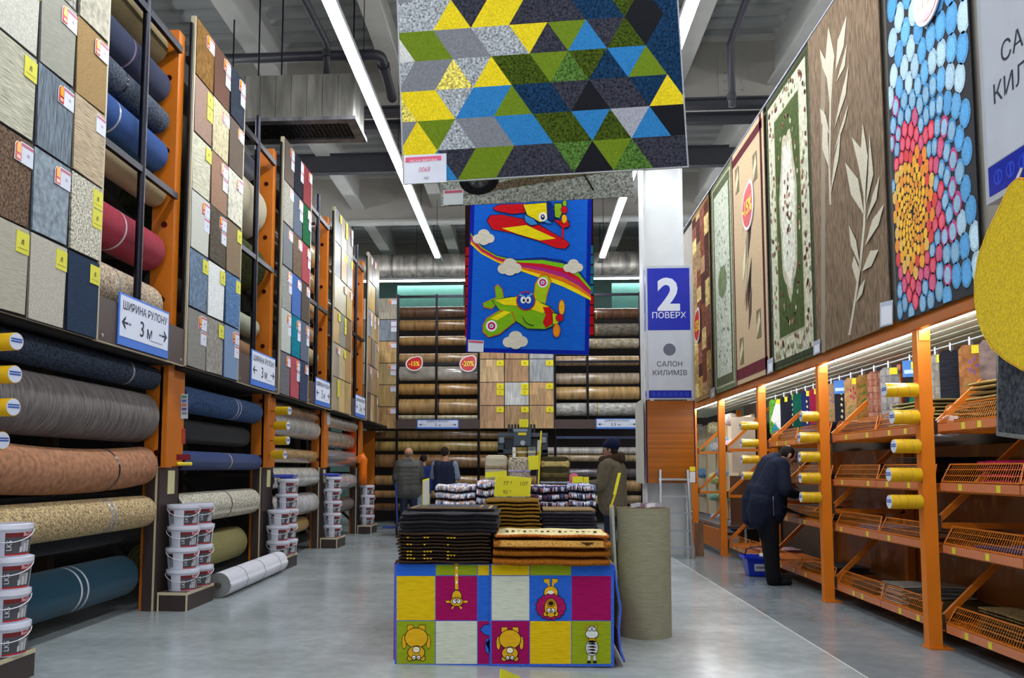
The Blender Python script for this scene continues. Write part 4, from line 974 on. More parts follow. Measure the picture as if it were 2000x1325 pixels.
MB().box(TX0+.06,TX1-.06,YF+2.66,YF+2.7,.1,TZ-.06,'a07c4c').build('rear_panel','wood',T)
CO = dict(b='2c62c4',g='8f9e1c',y='d8b414',m='9a1456',w='c9ccba')
OUT = '1c1620'
def kid_rug(label, x0, x1, cols, xs, Y, animals, ytop):
    T = thing('kids_rug', label, 'rug', UY((x0+x1)/2,1300,Y), 'children\'s rugs draped on the table')
    MB().slab([UY(x,y,Y) for x,y in R4p(x0,x1,ytop-6,1302)],NY,.008,'3a62c8').build('rug_body','pile',T)
    a, b = UY(x0,ytop-6,Y), UY(x1,ytop-6,Y)
    MB().box(a.x,b.x,Y,Y+.35,a.z-.008,a.z,'3a62c8').build('rug_fold','pile',T)
    ys = [ytop-5,1125,1213,1298]
    for r in range(3):
        for c in range(len(xs)-1):
            m = MB(); pyl(m,R4p(xs[c]+.8,xs[c+1]-.8,ys[r]+.8,ys[r+1]-.8),CO[cols[r][c]],0,Y-.008); m.build('colour_square','flat_weave',T)
    m = MB()
    for f in animals: f(m, Y-.0085)
    m.build('animal_print','flat_weave',T,kind='stuff')
def shape(m, pts, c, k, Y, o=1.4, oc=OUT):
    cx = sum(p[0] for p in pts)/len(pts); cy = sum(p[1] for p in pts)/len(pts)
    big = [(x+o*(x-cx)/max(1e-3,math.hypot(x-cx,y-cy)), y+o*(y-cy)/max(1e-3,math.hypot(x-cx,y-cy))) for x,y in pts]
    pyl(m,big,oc,k,Y,.001); pyl(m,pts,c,k+1,Y,.001)
YE = 'd9a81e'
def hippo(cx, top, s):            # upside-down round animal
    def f(m, Y):
        S = lambda p,c,k: shape(m,[(cx+x*s,top+y*s) for x,y in p],c,k,Y)
        for q in (-1,1):
            S([(q*6,0),(q*18,0),(q*18,14),(q*6,14)],YE,1); S(pell(q*25,34,4,14),YE,1)
            S(pell(q*13,68,5,5),YE,1)
        S(pell(0,26,23,20,24),YE,3); S(pell(0,56,17,13,20),YE,5); S(pell(0,50,7,6),'e8dcc0',7)
        for q in (-1,1): S(pell(q*5,66,3,4),'f0f0f0',7); pyl(m,pell(cx+q*5*s,top+67*s,1.2*s,1.6*s,8),OUT,9,Y,.001)
    return f
def giraffe(m, Y):
    S = lambda p,c,k: shape(m,p,c,k,Y,1.2)
    S([(888,1100),(895,1100),(895,1152),(889,1152)],YE,1); S(pell(892,1166,9,12),YE,3); S(pell(892,1176,12,8),YE,5)
    for q in (-1,1):
        S([(892+q*10,1174),(892+q*22,1174),(892+q*20,1178),(892+q*10,1178)],YE,1); S([(892+q*5,1182),(892+q*11,1188),(892+q*9,1191),(892+q*3,1184)],YE,1)
        S(pell(892+q*4,1175,3.4,4),'f0f0f0',7); pyl(m,pell(892+q*3,1174,1.2,1.6,8),OUT,9,Y,.001)
    for y in (1110,1124,1138): pyl(m,pell(892,y,2,3,8),'e8dcc0',4,Y,.001)
def lion(m, Y):
    S = lambda p,c,k: shape(m,p,c,k,Y,1.2)
    for q in (-1,1): S([(1076+q*3,1131),(1076+q*14,1132),(1076+q*13,1138),(1076+q*6,1141),(1076+q*5,1156),(1076+q*1,1156)],YE,1)
    S(pell(1076,1158,13,12),YE,3); pyl(m,pell(1075,1160,7,6),'e8e0d0',5,Y,.001)
    S([(1076+(27+3*(i%2))*math.cos(t),1186+(23+3*(i%2))*math.sin(t)) for i,t in enumerate([2*math.pi*j/32 for j in range(32)])],'a01a58',6)
    S(pell(1076,1188,12,18),YE,8); S(pell(1076,1179,7,6),'c8951c',10); S(pell(1076,1179,4,3),'2a1a18',12)
    for q in (-1,1): S(pell(1076+q*10,1200,4,4),YE,8); S(pell(1076+q*4,1193,3,4),'f0f0f0',10); pyl(m,pell(1076+q*3.5,1194,1.2,1.6,8),OUT,12,Y,.001)
def zebra(m, Y):
    S = lambda p,c,k: shape(m,p,c,k,Y,1.1); W_ = 'c8ccc8'
    for q in (-1,1):
        S([(1156+q*2,1276),(1156+q*7,1276),(1156+q*8,1292),(1156+q*3,1292)],W_,1); pyl(m,[(1156+q*2,1296),(1156+q*10,1296),(1156+q*8,1291),(1156+q*3,1291)],OUT,3,Y,.001)
        S([(1156+q*4,1228),(1156+q*9,1220),(1156+q*11,1226),(1156+q*6,1232)],YE,1)
    S(pell(1156,1266,12,15),W_,3); S([(1151,1245),(1161,1245),(1163,1256),(1149,1256)],YE,3); S(pell(1156,1231,9,7),W_,5); S(pell(1156,1239,12,8),'d4d6d0',7)
    for q in range(4): pyl(m,[(1146,1258+6*q),(1158,1256+6*q),(1166,1259+6*q),(1158,1260+6*q)],OUT,5,Y,.001)
    for q in (-1,1): S(pell(1156+q*4,1230,2.6,3.2),'f4f4f4',9); pyl(m,pell(1156+q*4,1231,1,1.4,8),OUT,11,Y,.001)
def fish(m, Y):
    shape(m,[(938,1231),(946,1222),(957,1220),(957,1242),(948,1240)],'2c62c4',1,Y); shape(m,pell(955,1262,7,16)[5:14]+[(957,1274),(957,1250)],'2c62c4',1,Y)
kid_rug('children\'s rug of coloured squares with giraffe and upside-down hippo, left half of the front',771,958,['bgy','ymb','gwm'],[774,850.5,932.5,956],YF,[hippo(813,1222,.95),giraffe,fish],1108)
kid_rug('children\'s rug of coloured squares with lion and zebra, right half of the front',957,1199,['ygb','wbm','myg'],[959.5,1034.5,1116,1194],YF-.013,[hippo(996,1226,.9),lion,zebra],1108)
m = MB().slab([Vector((TX0-.012,y,z)) for y,z in ((YF-.005,.03),(YF+2.4,.03),(YF+2.4,TZ),(YF-.005,TZ))],(-1,0,0),.008,'a01e60')
m.build('kids_rug','flat_weave',label='magenta children\'s rug hanging down the left side of the table', cat='rug', group='children\'s rugs draped on the table')
T = thing('kids_rug','children\'s rug with curling blue edge down the right side of the table','rug',(TX1,YF+.4,.05),'children\'s rugs draped on the table')
m = MB(); xs_ = [TX1+.012,TX1+.03,TX1+.055,TX1+.04,TX1+.05,TX1+.075]; zs_ = [TZ,.55,.4,.25,.12,.04]; cs_ = ['d8c030','c9ccba','c9ccba','9a1456','9a1456']
for q in range(5):
    m.hexa([(xs_[q+1],YF+.0,zs_[q+1]),(xs_[q+1]+.012,YF+.0,zs_[q+1]),(xs_[q+1]+.012,YF+1.2,zs_[q+1]),(xs_[q+1],YF+1.2,zs_[q+1]),(xs_[q],YF+.0,zs_[q]),(xs_[q]+.012,YF+.0,zs_[q]),(xs_[q]+.012,YF+1.2,zs_[q]),(xs_[q],YF+1.2,zs_[q])],cs_[q])
m.build('rug_body','pile',T)
MB().path([(a+.006,YF-.004,b) for a,b in zip(xs_,zs_)],.008,8,'3a62d0').build('binding','pile',T)
# ---------------------------------------------------------------- mat stacks
def stack(px0,px1,Yf,dep,z0,n,h,col,mat,label,group,edge=None,setback=0,bend=0,jit=.012,wav=.004,hook=None):
    x0, x1 = UY(px0,1000,Yf).x, UY(px1,1000,Yf).x; out = []; ph = RN.uniform(0,6)
    for q in range(n):
        o = soft_slab('doormat','%s, %s' % (label, ORD[q] if q < n-1 else 'topmost'),'doormat',((x0+x1)/2+RN.uniform(-jit,jit),Yf+dep/2+RN.uniform(-jit,jit)+setback,z0+q*(h+.002)),x1-x0,dep,h,vary(col,.12),mat,group,wav=wav,edge=vary(edge or col,.12),bend=bend,ph=ph)
        if hook: hook(o,q,x0,x1,z0+q*(h+.002),h)
        out.append(o)
    return z0+n*(h+.002)
def flecks(o,q,x0,x1,z,h):
    if q not in (1,2,3,5,7): return
    m = MB(); f = 0
    for cx in (.12,.3,.55):
        for j in range(RN.choice((1,2,3))):
            x = x0+(x1-x0)*cx+.022*j; y = YF-.062
            m.add([(x-.011,y,z+h*.75),(x+.011,y,z+h*.75),(x,y,z+h*.2)],[(0,2,1)],'c9a21c')
    m.build('yellow_fleck','pile',o,kind='stuff')
z = stack(776,958,YF-.045,.62,TZ+.002,9,.022,'2e221a','coir','dark brown coir doormat with yellow flecks, front left stack','dark coir mats',edge='3a2b20',hook=flecks)
z2 = stack(782,972,YF+.0,.62,z+.004,5,.026,'17161c','pile','black pile doormat on the front left stack','black mats on the front left stack',bend=-.012,wav=.006)
xa, xb = UY(790,1000,YF).x, UY(965,1000,YF).x
T = thing('doormat','navy doormat with tan bordered panel lying on the black stack','doormat',((xa+xb)/2,YF+.4,z2))
m = MB()
for i,(e,c) in enumerate(((0,'1c1a20'),(.03,'b08a4c'),(.05,'22242e'),(.10,'a8844a'),(.115,'2c3242'))):
    m.box(xa+e,xb-e,YF+.1+e,YF+.68-e*.8,z2+.002*i,z2+.014+.0025*i,c)
m.build('mat_body','pile',T)
def panel(o,q,x0,x1,z,h):
    if q not in (1,2): return
    m = MB(); y = YF-.1
    if q == 2:
        for e,c,k in ((.03,'8a5a24',0),(.045,'c8944a',1)): m.hexa([(x0+e,y-.001*k,z+.012),(x1-e,y-.001*k,z+.012),(x1-e,y+.01,z+.012),(x0+e,y+.01,z+.012),(x0+e+.01,y+.008-.001*k,z+h*.95),(x1-e-.01,y+.008-.001*k,z+h*.95),(x1-e-.01,y+.02,z+h*.95),(x0+e+.01,y+.02,z+h*.95)],c)
        xm = x1-.16; m.add([(xm-.05,y-.004,z+h*.8),(xm+.05,y-.004,z+h*.8),(xm,y-.006,z+h*.35)],[(0,2,1)],'4a2c14')
        m.build('mat_panel','coir',o)
zz = TZ+.002
zr = stack(963,1192,YF-.08,.62,zz,3,.056,'8e5014','coir','rust brown coir doormat, front right stack','rust coir mats',edge='9a5a1a',wav=.006,bend=-.01,hook=panel)
o_ = soft_slab('doormat','cream doormat with orange edge and dark script on the rust stack','doormat',((UY(968,1000,YF).x+UY(1188,1000,YF).x)/2,YF+.24,zr+.004),UY(1188,1000,YF).x-UY(968,1000,YF).x,.56,.035,'d8c896','coir',None,wav=.004,edge='b8682a')
m = MB(); xa, xb, zt_ = UY(985,1040,YF).x, UY(1170,1040,YF).x, zr+.045
for q in range(16):
    x = xa+(xb-xa)*(q+.5)/16; m.box(x-.012,x+.008,YF+.03+.03*(q%3),YF+.09+.03*(q%2),zt_,zt_+.003,'3a3428')
m.build('script_print','coir',o_,kind='stuff')
Y2 = YF+.75
stack(949,1056,Y2,.5,TZ+.002,14,.028,'7a5a1e','coir','ochre coir doormat, tall middle stack','ochre coir mats',edge='8a6624',wav=.005)
stack(1058,1165,Y2,.5,TZ+.002,12,.025,'1e1a24','pile','black rubber backed mat with tan face, stack behind the rust mats','rubber backed mats',edge='2a2430')
xa, xb = UY(1060,1000,Y2).x, UY(1163,1000,Y2).x
MB().box(xa,xb,Y2+.03,Y2+.5,TZ+.004+12*.027,TZ+.02+12*.027,'8a7250').build('doormat','coir',label='tan faced mat on top of the black rubber backed stack', cat='doormat', bevel=.006)
# rag rugs
def rag(px0,px1,Yf,dep,z0,n,h,label,tones,dr=0):
    x0, x1 = UY(px0,960,Yf).x, UY(px1,960,Yf).x
    for q in range(n):
        nx, ny = 34, 9; vs = []; cols = []; f = []
        ph = RN.uniform(0,6); zz = z0+q*(h+.003)
        for k in (0,1):
            for j in range(ny):
                for i in range(nx):
                    u, v = i/(nx-1), j/(ny-1); e = min(u,1-u,v,1-v); rim = min(1,.55+e/.06)
                    z = zz+ (h*(.5+.5*rim) if k else h*(.5-.5*rim)) + .010*math.sin(7*u+ph)*math.sin(5*v+ph)*(q/n) - dr*max(0,u-.8)**2*25*(q/n)
                    vs.append((x0+(x1-x0)*u+RN.uniform(-.006,.006), Yf+dep*v+(RN.uniform(-.012,.012)), z+RN.uniform(-.003,.003)))
        N = nx*ny; st = [RN.choice(tones) for _ in range(nx)]
        for j in range(ny-1):
            for i in range(nx-1):
                a = (j*nx+i,j*nx+i+1,(j+1)*nx+i+1,(j+1)*nx+i); f.append(tuple(N+x for x in a)); cols.append(vary(st[(i+j) % nx if RN.random()<.2 else j*3 % nx],.15)); f.append(a[::-1]); cols.append('555566')
        for i in range(nx-1):
            f += [(i,i+1,N+i+1,N+i),(N-nx+i+1,N-nx+i,2*N-nx+i,2*N-nx+i+1)]; cc = vary(RN.choice(tones),.2); cols += [cc,cc]
        for j in range(ny-1):
            f += [((j+1)*nx,j*nx,N+j*nx,N+(j+1)*nx),(j*nx+nx-1,(j+1)*nx+nx-1,N+(j+1)*nx+nx-1,N+j*nx+nx-1)]; cc = vary(RN.choice(tones),.2); cols += [cc,cc]
        MB().add(vs,f,cols,True).build('rag_rug','speck',label='%s, %s' % (label,ORD[q] if q < n-1 else 'topmost'),cat='rug',group='rag rug piles')
Y3 = YF+1.35; zt = lambda y, Y: UY(1000,y,Y).z
PALE = ['d8d8e0','c8ccd8','b8c4dc','d4c8c8','8a94b8','c89a84','e0e0e4','6a7aa8']; DARKR = ['2a2438','5a4a6a','8a94b8','b06a5a','c8ccd8','3a3a5a','7a2a3a','d0c8d0']
n3 = 8; hh_ = (zt(946,Y3)-TZ)/n3-.004
rag(850,928,Y3,.6,TZ,n3,hh_,'pale striped rag rug, left pile behind the black mats',PALE)
rag(930,968,Y3,.6,TZ,n3,(zt(938,Y3)-TZ)/n3-.004,'white and blue rag rug, narrow pile behind the price board',PALE)
rag(1035,1110,Y3,.6,TZ,n3,(zt(947,Y3)-TZ)/n3-.004,'mixed dark and white rag rug, middle pile behind the rubber mats',DARKR)
rag(1111,1164,Y3,.6,TZ,n3,(zt(944,Y3)-TZ)/n3-.004,'multicoloured rag rug drooping over the right pile',DARKR+PALE,dr=.02)
# tied carpet bundles at the back of the table
Y4 = YF+2.05
def bundle(px0,px1,py,Y,col,mat,label,trim=None,zb=None):
    a, b = UY(px0,py,Y), UY(px1,py,Y); z0 = TZ if zb is None else zb
    T = thing('carpet_bundle', label, 'carpet bundle', ((a.x+b.x)/2,Y+.2,z0), 'tied carpet bundles')
    MB().box(a.x,b.x,Y,Y+.42,z0-.018,a.z,col).build('bundle',mat,T,bevel=.035)
    if trim:
        for f0,f1,c in trim: MB().box(a.x-.003,b.x+.003,Y-.005,Y+.425,a.z-(a.z-z0)*f1,a.z-(a.z-z0)*f0,c).build('woven_band','floral',T,bevel=.035)
    return T
bundle(947,990,889,Y4,'b8ae98','flat_weave','cream folded carpet bundle with a patterned stripe, left of the three',[(.1,.2,'8a7a64')])
bundle(992,1036,893,Y4,'a89c8a','speck','grey beige folded carpet bundle with a lilac tie, middle of the three',[(.16,.19,'9a90b8')])
bundle(1056,1112,892,Y4,'3a3420','floral','black and gold ornate carpet bundle, right of the three',[(.03,.15,'b8a468'),(.17,.28,'5a5030'),(.3,.33,'9aa0b0')])
za = UY(1000,893,Y4+.1).z
for px0,px1,py,c,mt,lab in ((1001,1008,874,'d8d8d8','pile','small white roll standing on the middle carpet bundle'),(1009,1029,874,'8a743c','floral','small gold patterned bundle standing on the middle carpet bundle'),(1031,1046,873,'8a8a90','blotch','small grey patterned bundle standing on the middle carpet bundle')):
    a, b = UY(px0,py,Y4+.06), UY(px1,py,Y4+.06); T = thing('small_bundle',lab,'carpet bundle',((a.x+b.x)/2,Y4+.1,za-.015))
    zq = UY(992,893,Y4).z
    MB().tube(((a.x+b.x)/2,Y4+.06+(b.x-a.x)/2,zq),((a.x+b.x)/2,Y4+.06+(b.x-a.x)/2,a.z),(b.x-a.x)/2,n=16,col=c).build('bundle',mt,T)
    MB().tube(((a.x+b.x)/2,Y4+.06+(b.x-a.x)/2,(zq+a.z)/2-.01),((a.x+b.x)/2,Y4+.06+(b.x-a.x)/2,(zq+a.z)/2+.01),(b.x-a.x)/2+.003,n=16,col='c8c0a0').build('tie_band','gloss',T)
# yellow price boards
def price_board(label, pts, Y, stick=None, txt=(), tilt=0, face='d8d014'):
    P_ = [UY(x,y,Y+(tilt if i in (1,2) else 0)) for i,(x,y) in enumerate(pts)]; n = (P_[1]-P_[0]).cross(P_[3]-P_[0]).normalized()
    if n.y > 0: n = -n
    c = sum(P_,Vector())/4; T = thing('price_board', label, 'price sign', min(P_,key=lambda p:p.z), 'yellow price boards')
    MB().slab(P_,n,.006,'e0d818').build('board_frame','gloss',T)
    MB().slab([c+(p-c)*.9 for p in P_],n,.008,face).build('board_face','paper',T)
    if txt:
        ux = (P_[1]-P_[0]); uz = (P_[3]-P_[0]); w_ = ux.length; h_ = uz.length
        for s,u,v,k in txt: MB().text(s,h_*k,lambda x,y: P_[0]+ux*(u+x/w_)+uz*(v+y/h_)+n*.0095,'3a3a1c').build('handwriting','paper',T)
    if stick:
        a, b = UY(stick[0],stick[1],Y), UY(stick[2],stick[3],Y); MB().tube(a+Vector((0,.008,0)),b+Vector((0,.008,0)),.008,n=8,col='e0c818').build('stick','gloss',T)
    return T
price_board('large yellow price board with handwritten prices on the ochre mats',[(965,970),(1035,970),(1038,934),(968,928)],YF+1.24,None,(('77 ²',.35,.52,.26),('107',.8,.5,.26),('95 ²',.35,.12,.24)))
price_board('small yellow price board half hidden behind the large one',[(948,934),(990,930),(990,920),(948,923)],YF+1.98,(968,934,968,990))
price_board('yellow framed price board seen nearly edge on above the black mats',[(825,992),(838,986),(838,934),(825,938)],YF+.58,(831,988,831,1002),(),.03,'c8c4b8')
price_board('yellow price board on a tall stick beside the ornate bundle',[(1033,919),(1052,917),(1052,890),(1031,891)],YF+1.99,(1045,1075,1057,842))
price_board('thin yellow frame standing above the small grey bundle',[(1049,884),(1054,884),(1055,860),(1050,860)],YF+2.2,(1051,884,1050,912),(),0,'b8bcd0')
price_board('yellow price board at the right end of the rag rugs',[(1118,944),(1138,944),(1138,931),(1118,931)],YF+2.0,(1128,944,1128,1075))
price_board('narrow yellow price board behind the right rag pile',[(1139,947),(1150,947),(1150,932),(1139,932)],YF+2.1,(1145,947,1145,1075))
# ---------------------------------------------------------------- standing sisal roll
Yq = UZ(1258,1250,0).y+.2; xc = UY(1259,1250,Yq).x; rq = (UY(1313,1200,Yq).x-UY(1205,1200,Yq).x)/2; zt_ = UY(1259,992,Yq).z
T = thing('sisal_roll','tall grey green sisal carpet roll standing on end beside the table','carpet roll',(xc,Yq,0))
m = MB(); n_ = 34; ring = lambda z,r: [Vector((xc+r*(.95+.05*i/n_)*math.cos(2.6+2*math.pi*i/n_),Yq+r*(.95+.05*i/n_)*math.sin(2.6+2*math.pi*i/n_),z)) for i in range(n_+1)]
vs = sum([ring(z_,rq) for z_ in np.linspace(0,zt_,8)],[]); N = n_+1
m.add(vs,[(j*N+i,j*N+(i+1)%N,(j+1)*N+(i+1)%N,(j+1)*N+i) for j in range(7) for i in range(N)],'8d8a74',True).build('roll','flat_weave',T)
m = MB()
for q in range(7):
    r0, r1 = rq*(.97-.12*q), rq*(.87-.12*q)
    for i in range(28):
        a0, a1 = 2*math.pi*i/28, 2*math.pi*(i+1)/28; z_ = zt_-.012*(q%2)
        m.poly([(xc+r0*math.cos(a0),Yq+r0*math.sin(a0),z_),(xc+r0*math.cos(a1),Yq+r0*math.sin(a1),z_),(xc+r1*math.cos(a1),Yq+r1*math.sin(a1),z_),(xc+r1*math.cos(a0),Yq+r1*math.sin(a0),z_)],'8a6a52' if q%2==0 else '3a2c24')
m.build('winding','coir',T)
fx = xc-rq*.9
MB().hexa([(fx-.02,Yq-.02,.0),(fx,Yq-.02,0),(fx,Yq+.55,0),(fx-.02,Yq+.55,0),(fx-.06,Yq-.05,zt_+.02),(fx-.04,Yq-.05,zt_+.02),(fx-.0,Yq+.55,zt_+.0),(fx-.02,Yq+.55,zt_)],'b4b6a8').build('loose_flap','flat_weave',T)
price_board('yellow price clip standing on the sisal roll',[(1197,967),(1203,966),(1213,924),(1207,924)],Yq-.1,(1193,992,1203,962))
m = MB()
for q in range(4): m.obox((xc-.06+.06*q,Yq+.03*(q%2),zt_+.02),(.07,.02,.01),(-.01,.05,.0),(0,0,.03),('c8c8d0','8a6a78','d8d8dc','a8a0b0')[q])
m.build('wrapping_scrap','wrap',label='crumpled clear wrapping on top of the sisal roll', cat='wrapping')
# yellow board edge at the bottom of the frame
price_board('yellow floor price board cut off at the bottom edge of the frame',[(974,1352),(1018,1362),(1014,1322),(977,1306)],4.7,(990,1356,990,1400),(),.15)
# ================================================================ column with floor sign
YC = UZ(1357,1091,0).y+.25
cx0, cx1 = UY(1258,600,YC).x, UY(1340,600,YC).x; cyd = (cx1-cx0)
T = thing('steel_column', 'white painted steel H column rising to the ceiling behind the floor sign', 'column', ((cx0+cx1)/2,YC+.4,0), kind=None)
MB().box(cx0,cx0+.03,YC+.12,YC+.5,0,7.36,'d4d6d8').build('flange','paint',T)
MB().box(cx1-.03,cx1,YC+.12,YC+.5,0,7.36,'d4d6d8').build('flange','paint',T)
MB().box(cx0+.03,cx1-.03,YC+.29,YC+.32,0,7.36,'cfd1d2').build('web','paint',T)
def floor_sign(label, x0, y0, w, z0, z1, face_front, loc):
    """box sign; front faces -Y, side faces -X"""
    T = thing('floor_sign', label, 'sign', loc, 'floor signs on columns')
    MB().box(x0,x0+w,y0,y0+w,z0,z1,'b8bcc4').build('sign_box','paint',T)
    H = z1-z0
    faces = [(Vector((x0,y0,z0)),Vector((1,0,0)),Vector((0,-1,0))),(Vector((x0,y0+w,z0)),Vector((0,-1,0)),Vector((-1,0,0)))]
    for o,ux,n in faces:
        P = lambda a,b,k=.002: o+ux*a*w+Vector((0,0,b*H))+n*k
        MB().slab([P(a,b,0) for a,b in rect(.04,.96,.515,.98)],n,.002,'1226b4').build('blue_panel','gloss',T)
        MB().slab([P(a,b,0) for a,b in rect(.04,.96,.07,.513)],n,.002,'ccd0dc').build('grey_panel','gloss',T)
        MB().slab([P(a,b,0) for a,b in rect(.04,.96,.012,.068)],n,.002,'1428a8').build('blue_footer','gloss',T)
        for st,sz,v_,cc,bo in (('2',.98,.67,'dfe4f4',.035),('ПОВЕРХ',.185,.605,'dfe4f4',.01),('САЛОН',.155,.245,'2c3040',.004),('КИЛИМІВ',.155,.18,'2c3040',.004)):
            MB().text(st,w*sz,lambda x,y: P(.5+x/w,v_+y/H,.003),cc,bold=bo).build('lettering','paper',T)
        MB().slab([P(.5+.135*math.cos(t),.37+.135*math.sin(t)*w/H,.001) for t in [2*math.pi*i/28 for i in range(28)]],n,.002,'6a6e80').build('grey_dot','gloss',T)
        m = MB()
        for q in range(7):
            c_ = .14+.12*q; r_ = .045
            for i in range(12):
                t0, t1 = 2*math.pi*i/12, 2*math.pi*(i+1)/12
                m.add([P(c_+r*math.cos(t),.04+r*math.sin(t)*w/H,.0035) for r,t in ((r_,t0),(r_,t1),(r_*.7,t1),(r_*.7,t0))],[(0,1,2,3)],'2c4ad0')
            m.slab([P(a,b,.0025) for a,b in rect(c_-.008,c_+.008,.028,.05)],n,.001,'2c4ad0')
        m.build('emblem_strip','gloss',T,kind='stuff')
    for a in (.1,.9):
        p = (x0+w*a,y0-.01,z0-.02); MB().box(p[0]-.03,p[0]+.03,p[1]-.01,p[1]+.02,p[2]-.03,p[2]+.035,'c4c8d0').build('hanger_clip','metal',T)
sx0, sx1 = UY(1262,650,YC-.05).x, UY(1352,650,YC-.05).x
sz1, sz0 = UY(1300,519,YC-.05).z, UY(1300,781,YC-.05).z
SW = sx1-sx0
floor_sign('blue and grey floor sign box on the white column reading 2 ПОВЕРХ САЛОН КИЛИМІВ', sx0, YC-.05, SW, sz0, sz1, None, (sx0+SW/2,YC,sz0))
# slatted bamboo rug under it
T = thing('bamboo_rug','amber slatted bamboo rug hanging under the floor sign on the column','rug',((sx0+sx1)/2,YC-.08,UY(1300,945,YC-.1).z))
bz1, bz0 = sz0-.02, UY(1300,944,YC-.1).z; bx0, bx1 = UY(1262,860,YC-.1).x, UY(1358,860,YC-.1).x; ns = 44
for q in range(ns):
    za_ = bz0+(bz1-bz0)*q/ns; MB().box(bx0+.02,bx1-.02,YC-.105,YC-.095,za_+.0015,za_+(bz1-bz0)/ns-.0015,vary('a85c0a',.18)).build('bamboo_slat','gloss',T)
for x in (bx0,bx1-.02): MB().box(x,x+.02,YC-.108,YC-.092,bz0,bz1,'4a1a34').build('edge_binding','pile',T)
MB().box(bx0+.01,bx1-.01,YC-.094,YC-.09,bz0,bz1,'5a2c0a').build('backing','matte',T)
MB().slab([UY(x,y,YC-.109) for x,y in R4p(1347,1358,922,943)],NY,.003,'dcdfe4').build('price_card','paper',T)
MB().slab([UY(x,y,YC-.109) for x,y in R4p(1347,1358,912,921)],NY,.003,'e8d81c').build('yellow_card','paper',T)
MB().box(sx0-.09,sx0-.06,YC-.05,YC+SW,UY(1300,945,YC).z,sz0-.0,'c2beb4').build('hanging_rug','flat_weave',label='pale rug hanging on the left side of the column beside the bamboo rug', cat='rug')
# ladder
T = thing('step_ladder','aluminium ladder leaning on the white column below the bamboo rug','ladder',UY(1320,1090,YC-.2))
lz = UY(1320,950,YC-.12).z+.25; xa_, xb_ = UY(1290,1090,YC-.25).x, UY(1352,1090,YC-.25).x
for x, xt in ((xa_,xa_+.03),(xb_,xb_-.03)): MB().beam((x,YC-.28,0),(xt,YC-.14,lz),.03,.07,'a8b0b8',up=(0,1,0)).build('stile','metal',T)
for q in range(5):
    z_ = .14+q*.26; t = z_/lz; MB().box(xa_+.0,xb_-.0,YC-.31+.14*t,YC-.22+.14*t,z_,z_+.03,'b8c0c8').build('tread','metal',T)
MB().box(xb_-.02,xb_+.02,YC-.31,YC-.24,0,.04,'3a8a4a').build('rubber_foot','gloss',T); MB().box(xa_-.02,xa_+.02,YC-.31,YC-.24,0,.04,'3a8a4a').build('rubber_foot','gloss',T)
MB().box(UY(1357,1080,YC+.1).x+.0,UY(1374,1080,YC+.1).x,YC+.05,YC+.09,0,.52,'7a5a40').build('wooden_offcut','wood',label='brown board end leaning beside the ladder at the column foot', cat='board')
# near column sign at the right edge with plain yellow rug
nx = sx0; ny1 = UX(1926,390,nx).y; nz0 = UX(1926,402,nx).z
floor_sign('close floor sign cut off by the right picture edge, grey panel facing the aisle', nx, ny1-SW, SW, nz0, nz0+(sz1-sz0), None, (nx+SW/2,ny1-SW/2,nz0))
Tn = thing('steel_column','white steel column carrying the close floor sign at the right edge','column',(nx+SW/2,ny1-SW/2,0))
MB().box(nx+.1,nx+SW-.02,ny1-SW+.3,ny1-SW+.33,0,7.36,'d0d2d4').build('web','paint',Tn)
for x in (nx+.07,nx+SW-.03): MB().box(x,x+.03,ny1-SW+.12,ny1-SW+.5,0,7.36,'d0d2d4').build('flange','paint',Tn)
XYw = nx-.03; nX = Vector((-1,0,0))
yo = [(2012,352),(1990,350),(1977,362),(1960,400),(1935,450),(1916,500),(1909,545),(1909,585),(1914,620),(1924,650),(1942,680),(1968,703),(2000,722),(2060,742),(2130,745),(2190,700),(2210,600),(2190,480),(2130,390),(2060,350)]
T = thing('yellow_rug','plain bright yellow rounded rug hanging at the right edge under the close sign','rug',UX(1990,720,XYw))
MB().slab([UX(x,y,XYw) for x,y in yo],nX,.014,'d9b80a','c08a10').build('rug_body','pile',T)
MB().path([UX(x,y,XYw-.007) for x,y in yo+yo[:1]],.008,6,'c07a12').build('edge_binding','pile',T)
MB().tube(UX(1992,352,XYw)+Vector((-.01,0,0)),Vector((nx-.02,UX(1992,352,XYw).y,nz0+.05)),.008,n=8,col='9a9aa0').build('hook','metal',T)
XG = nx+.0
T = thing('grey_rug','dark grey patterned rug with light binding hanging behind the yellow rug','rug',UX(1975,850,XG))
go = [(1951,848),(2200,880),(2200,560),(1951,640)]
MB().slab([UX(x,y,XG) for x,y in go],nX,.01,'3f4248').build('rug_body','speck',T)
MB().path([UX(1951,640,XG-.005),UX(1951,848,XG-.005),UX(2200,880,XG-.005)],.012,6,'7c7c78').build('edge_binding','pile',T)
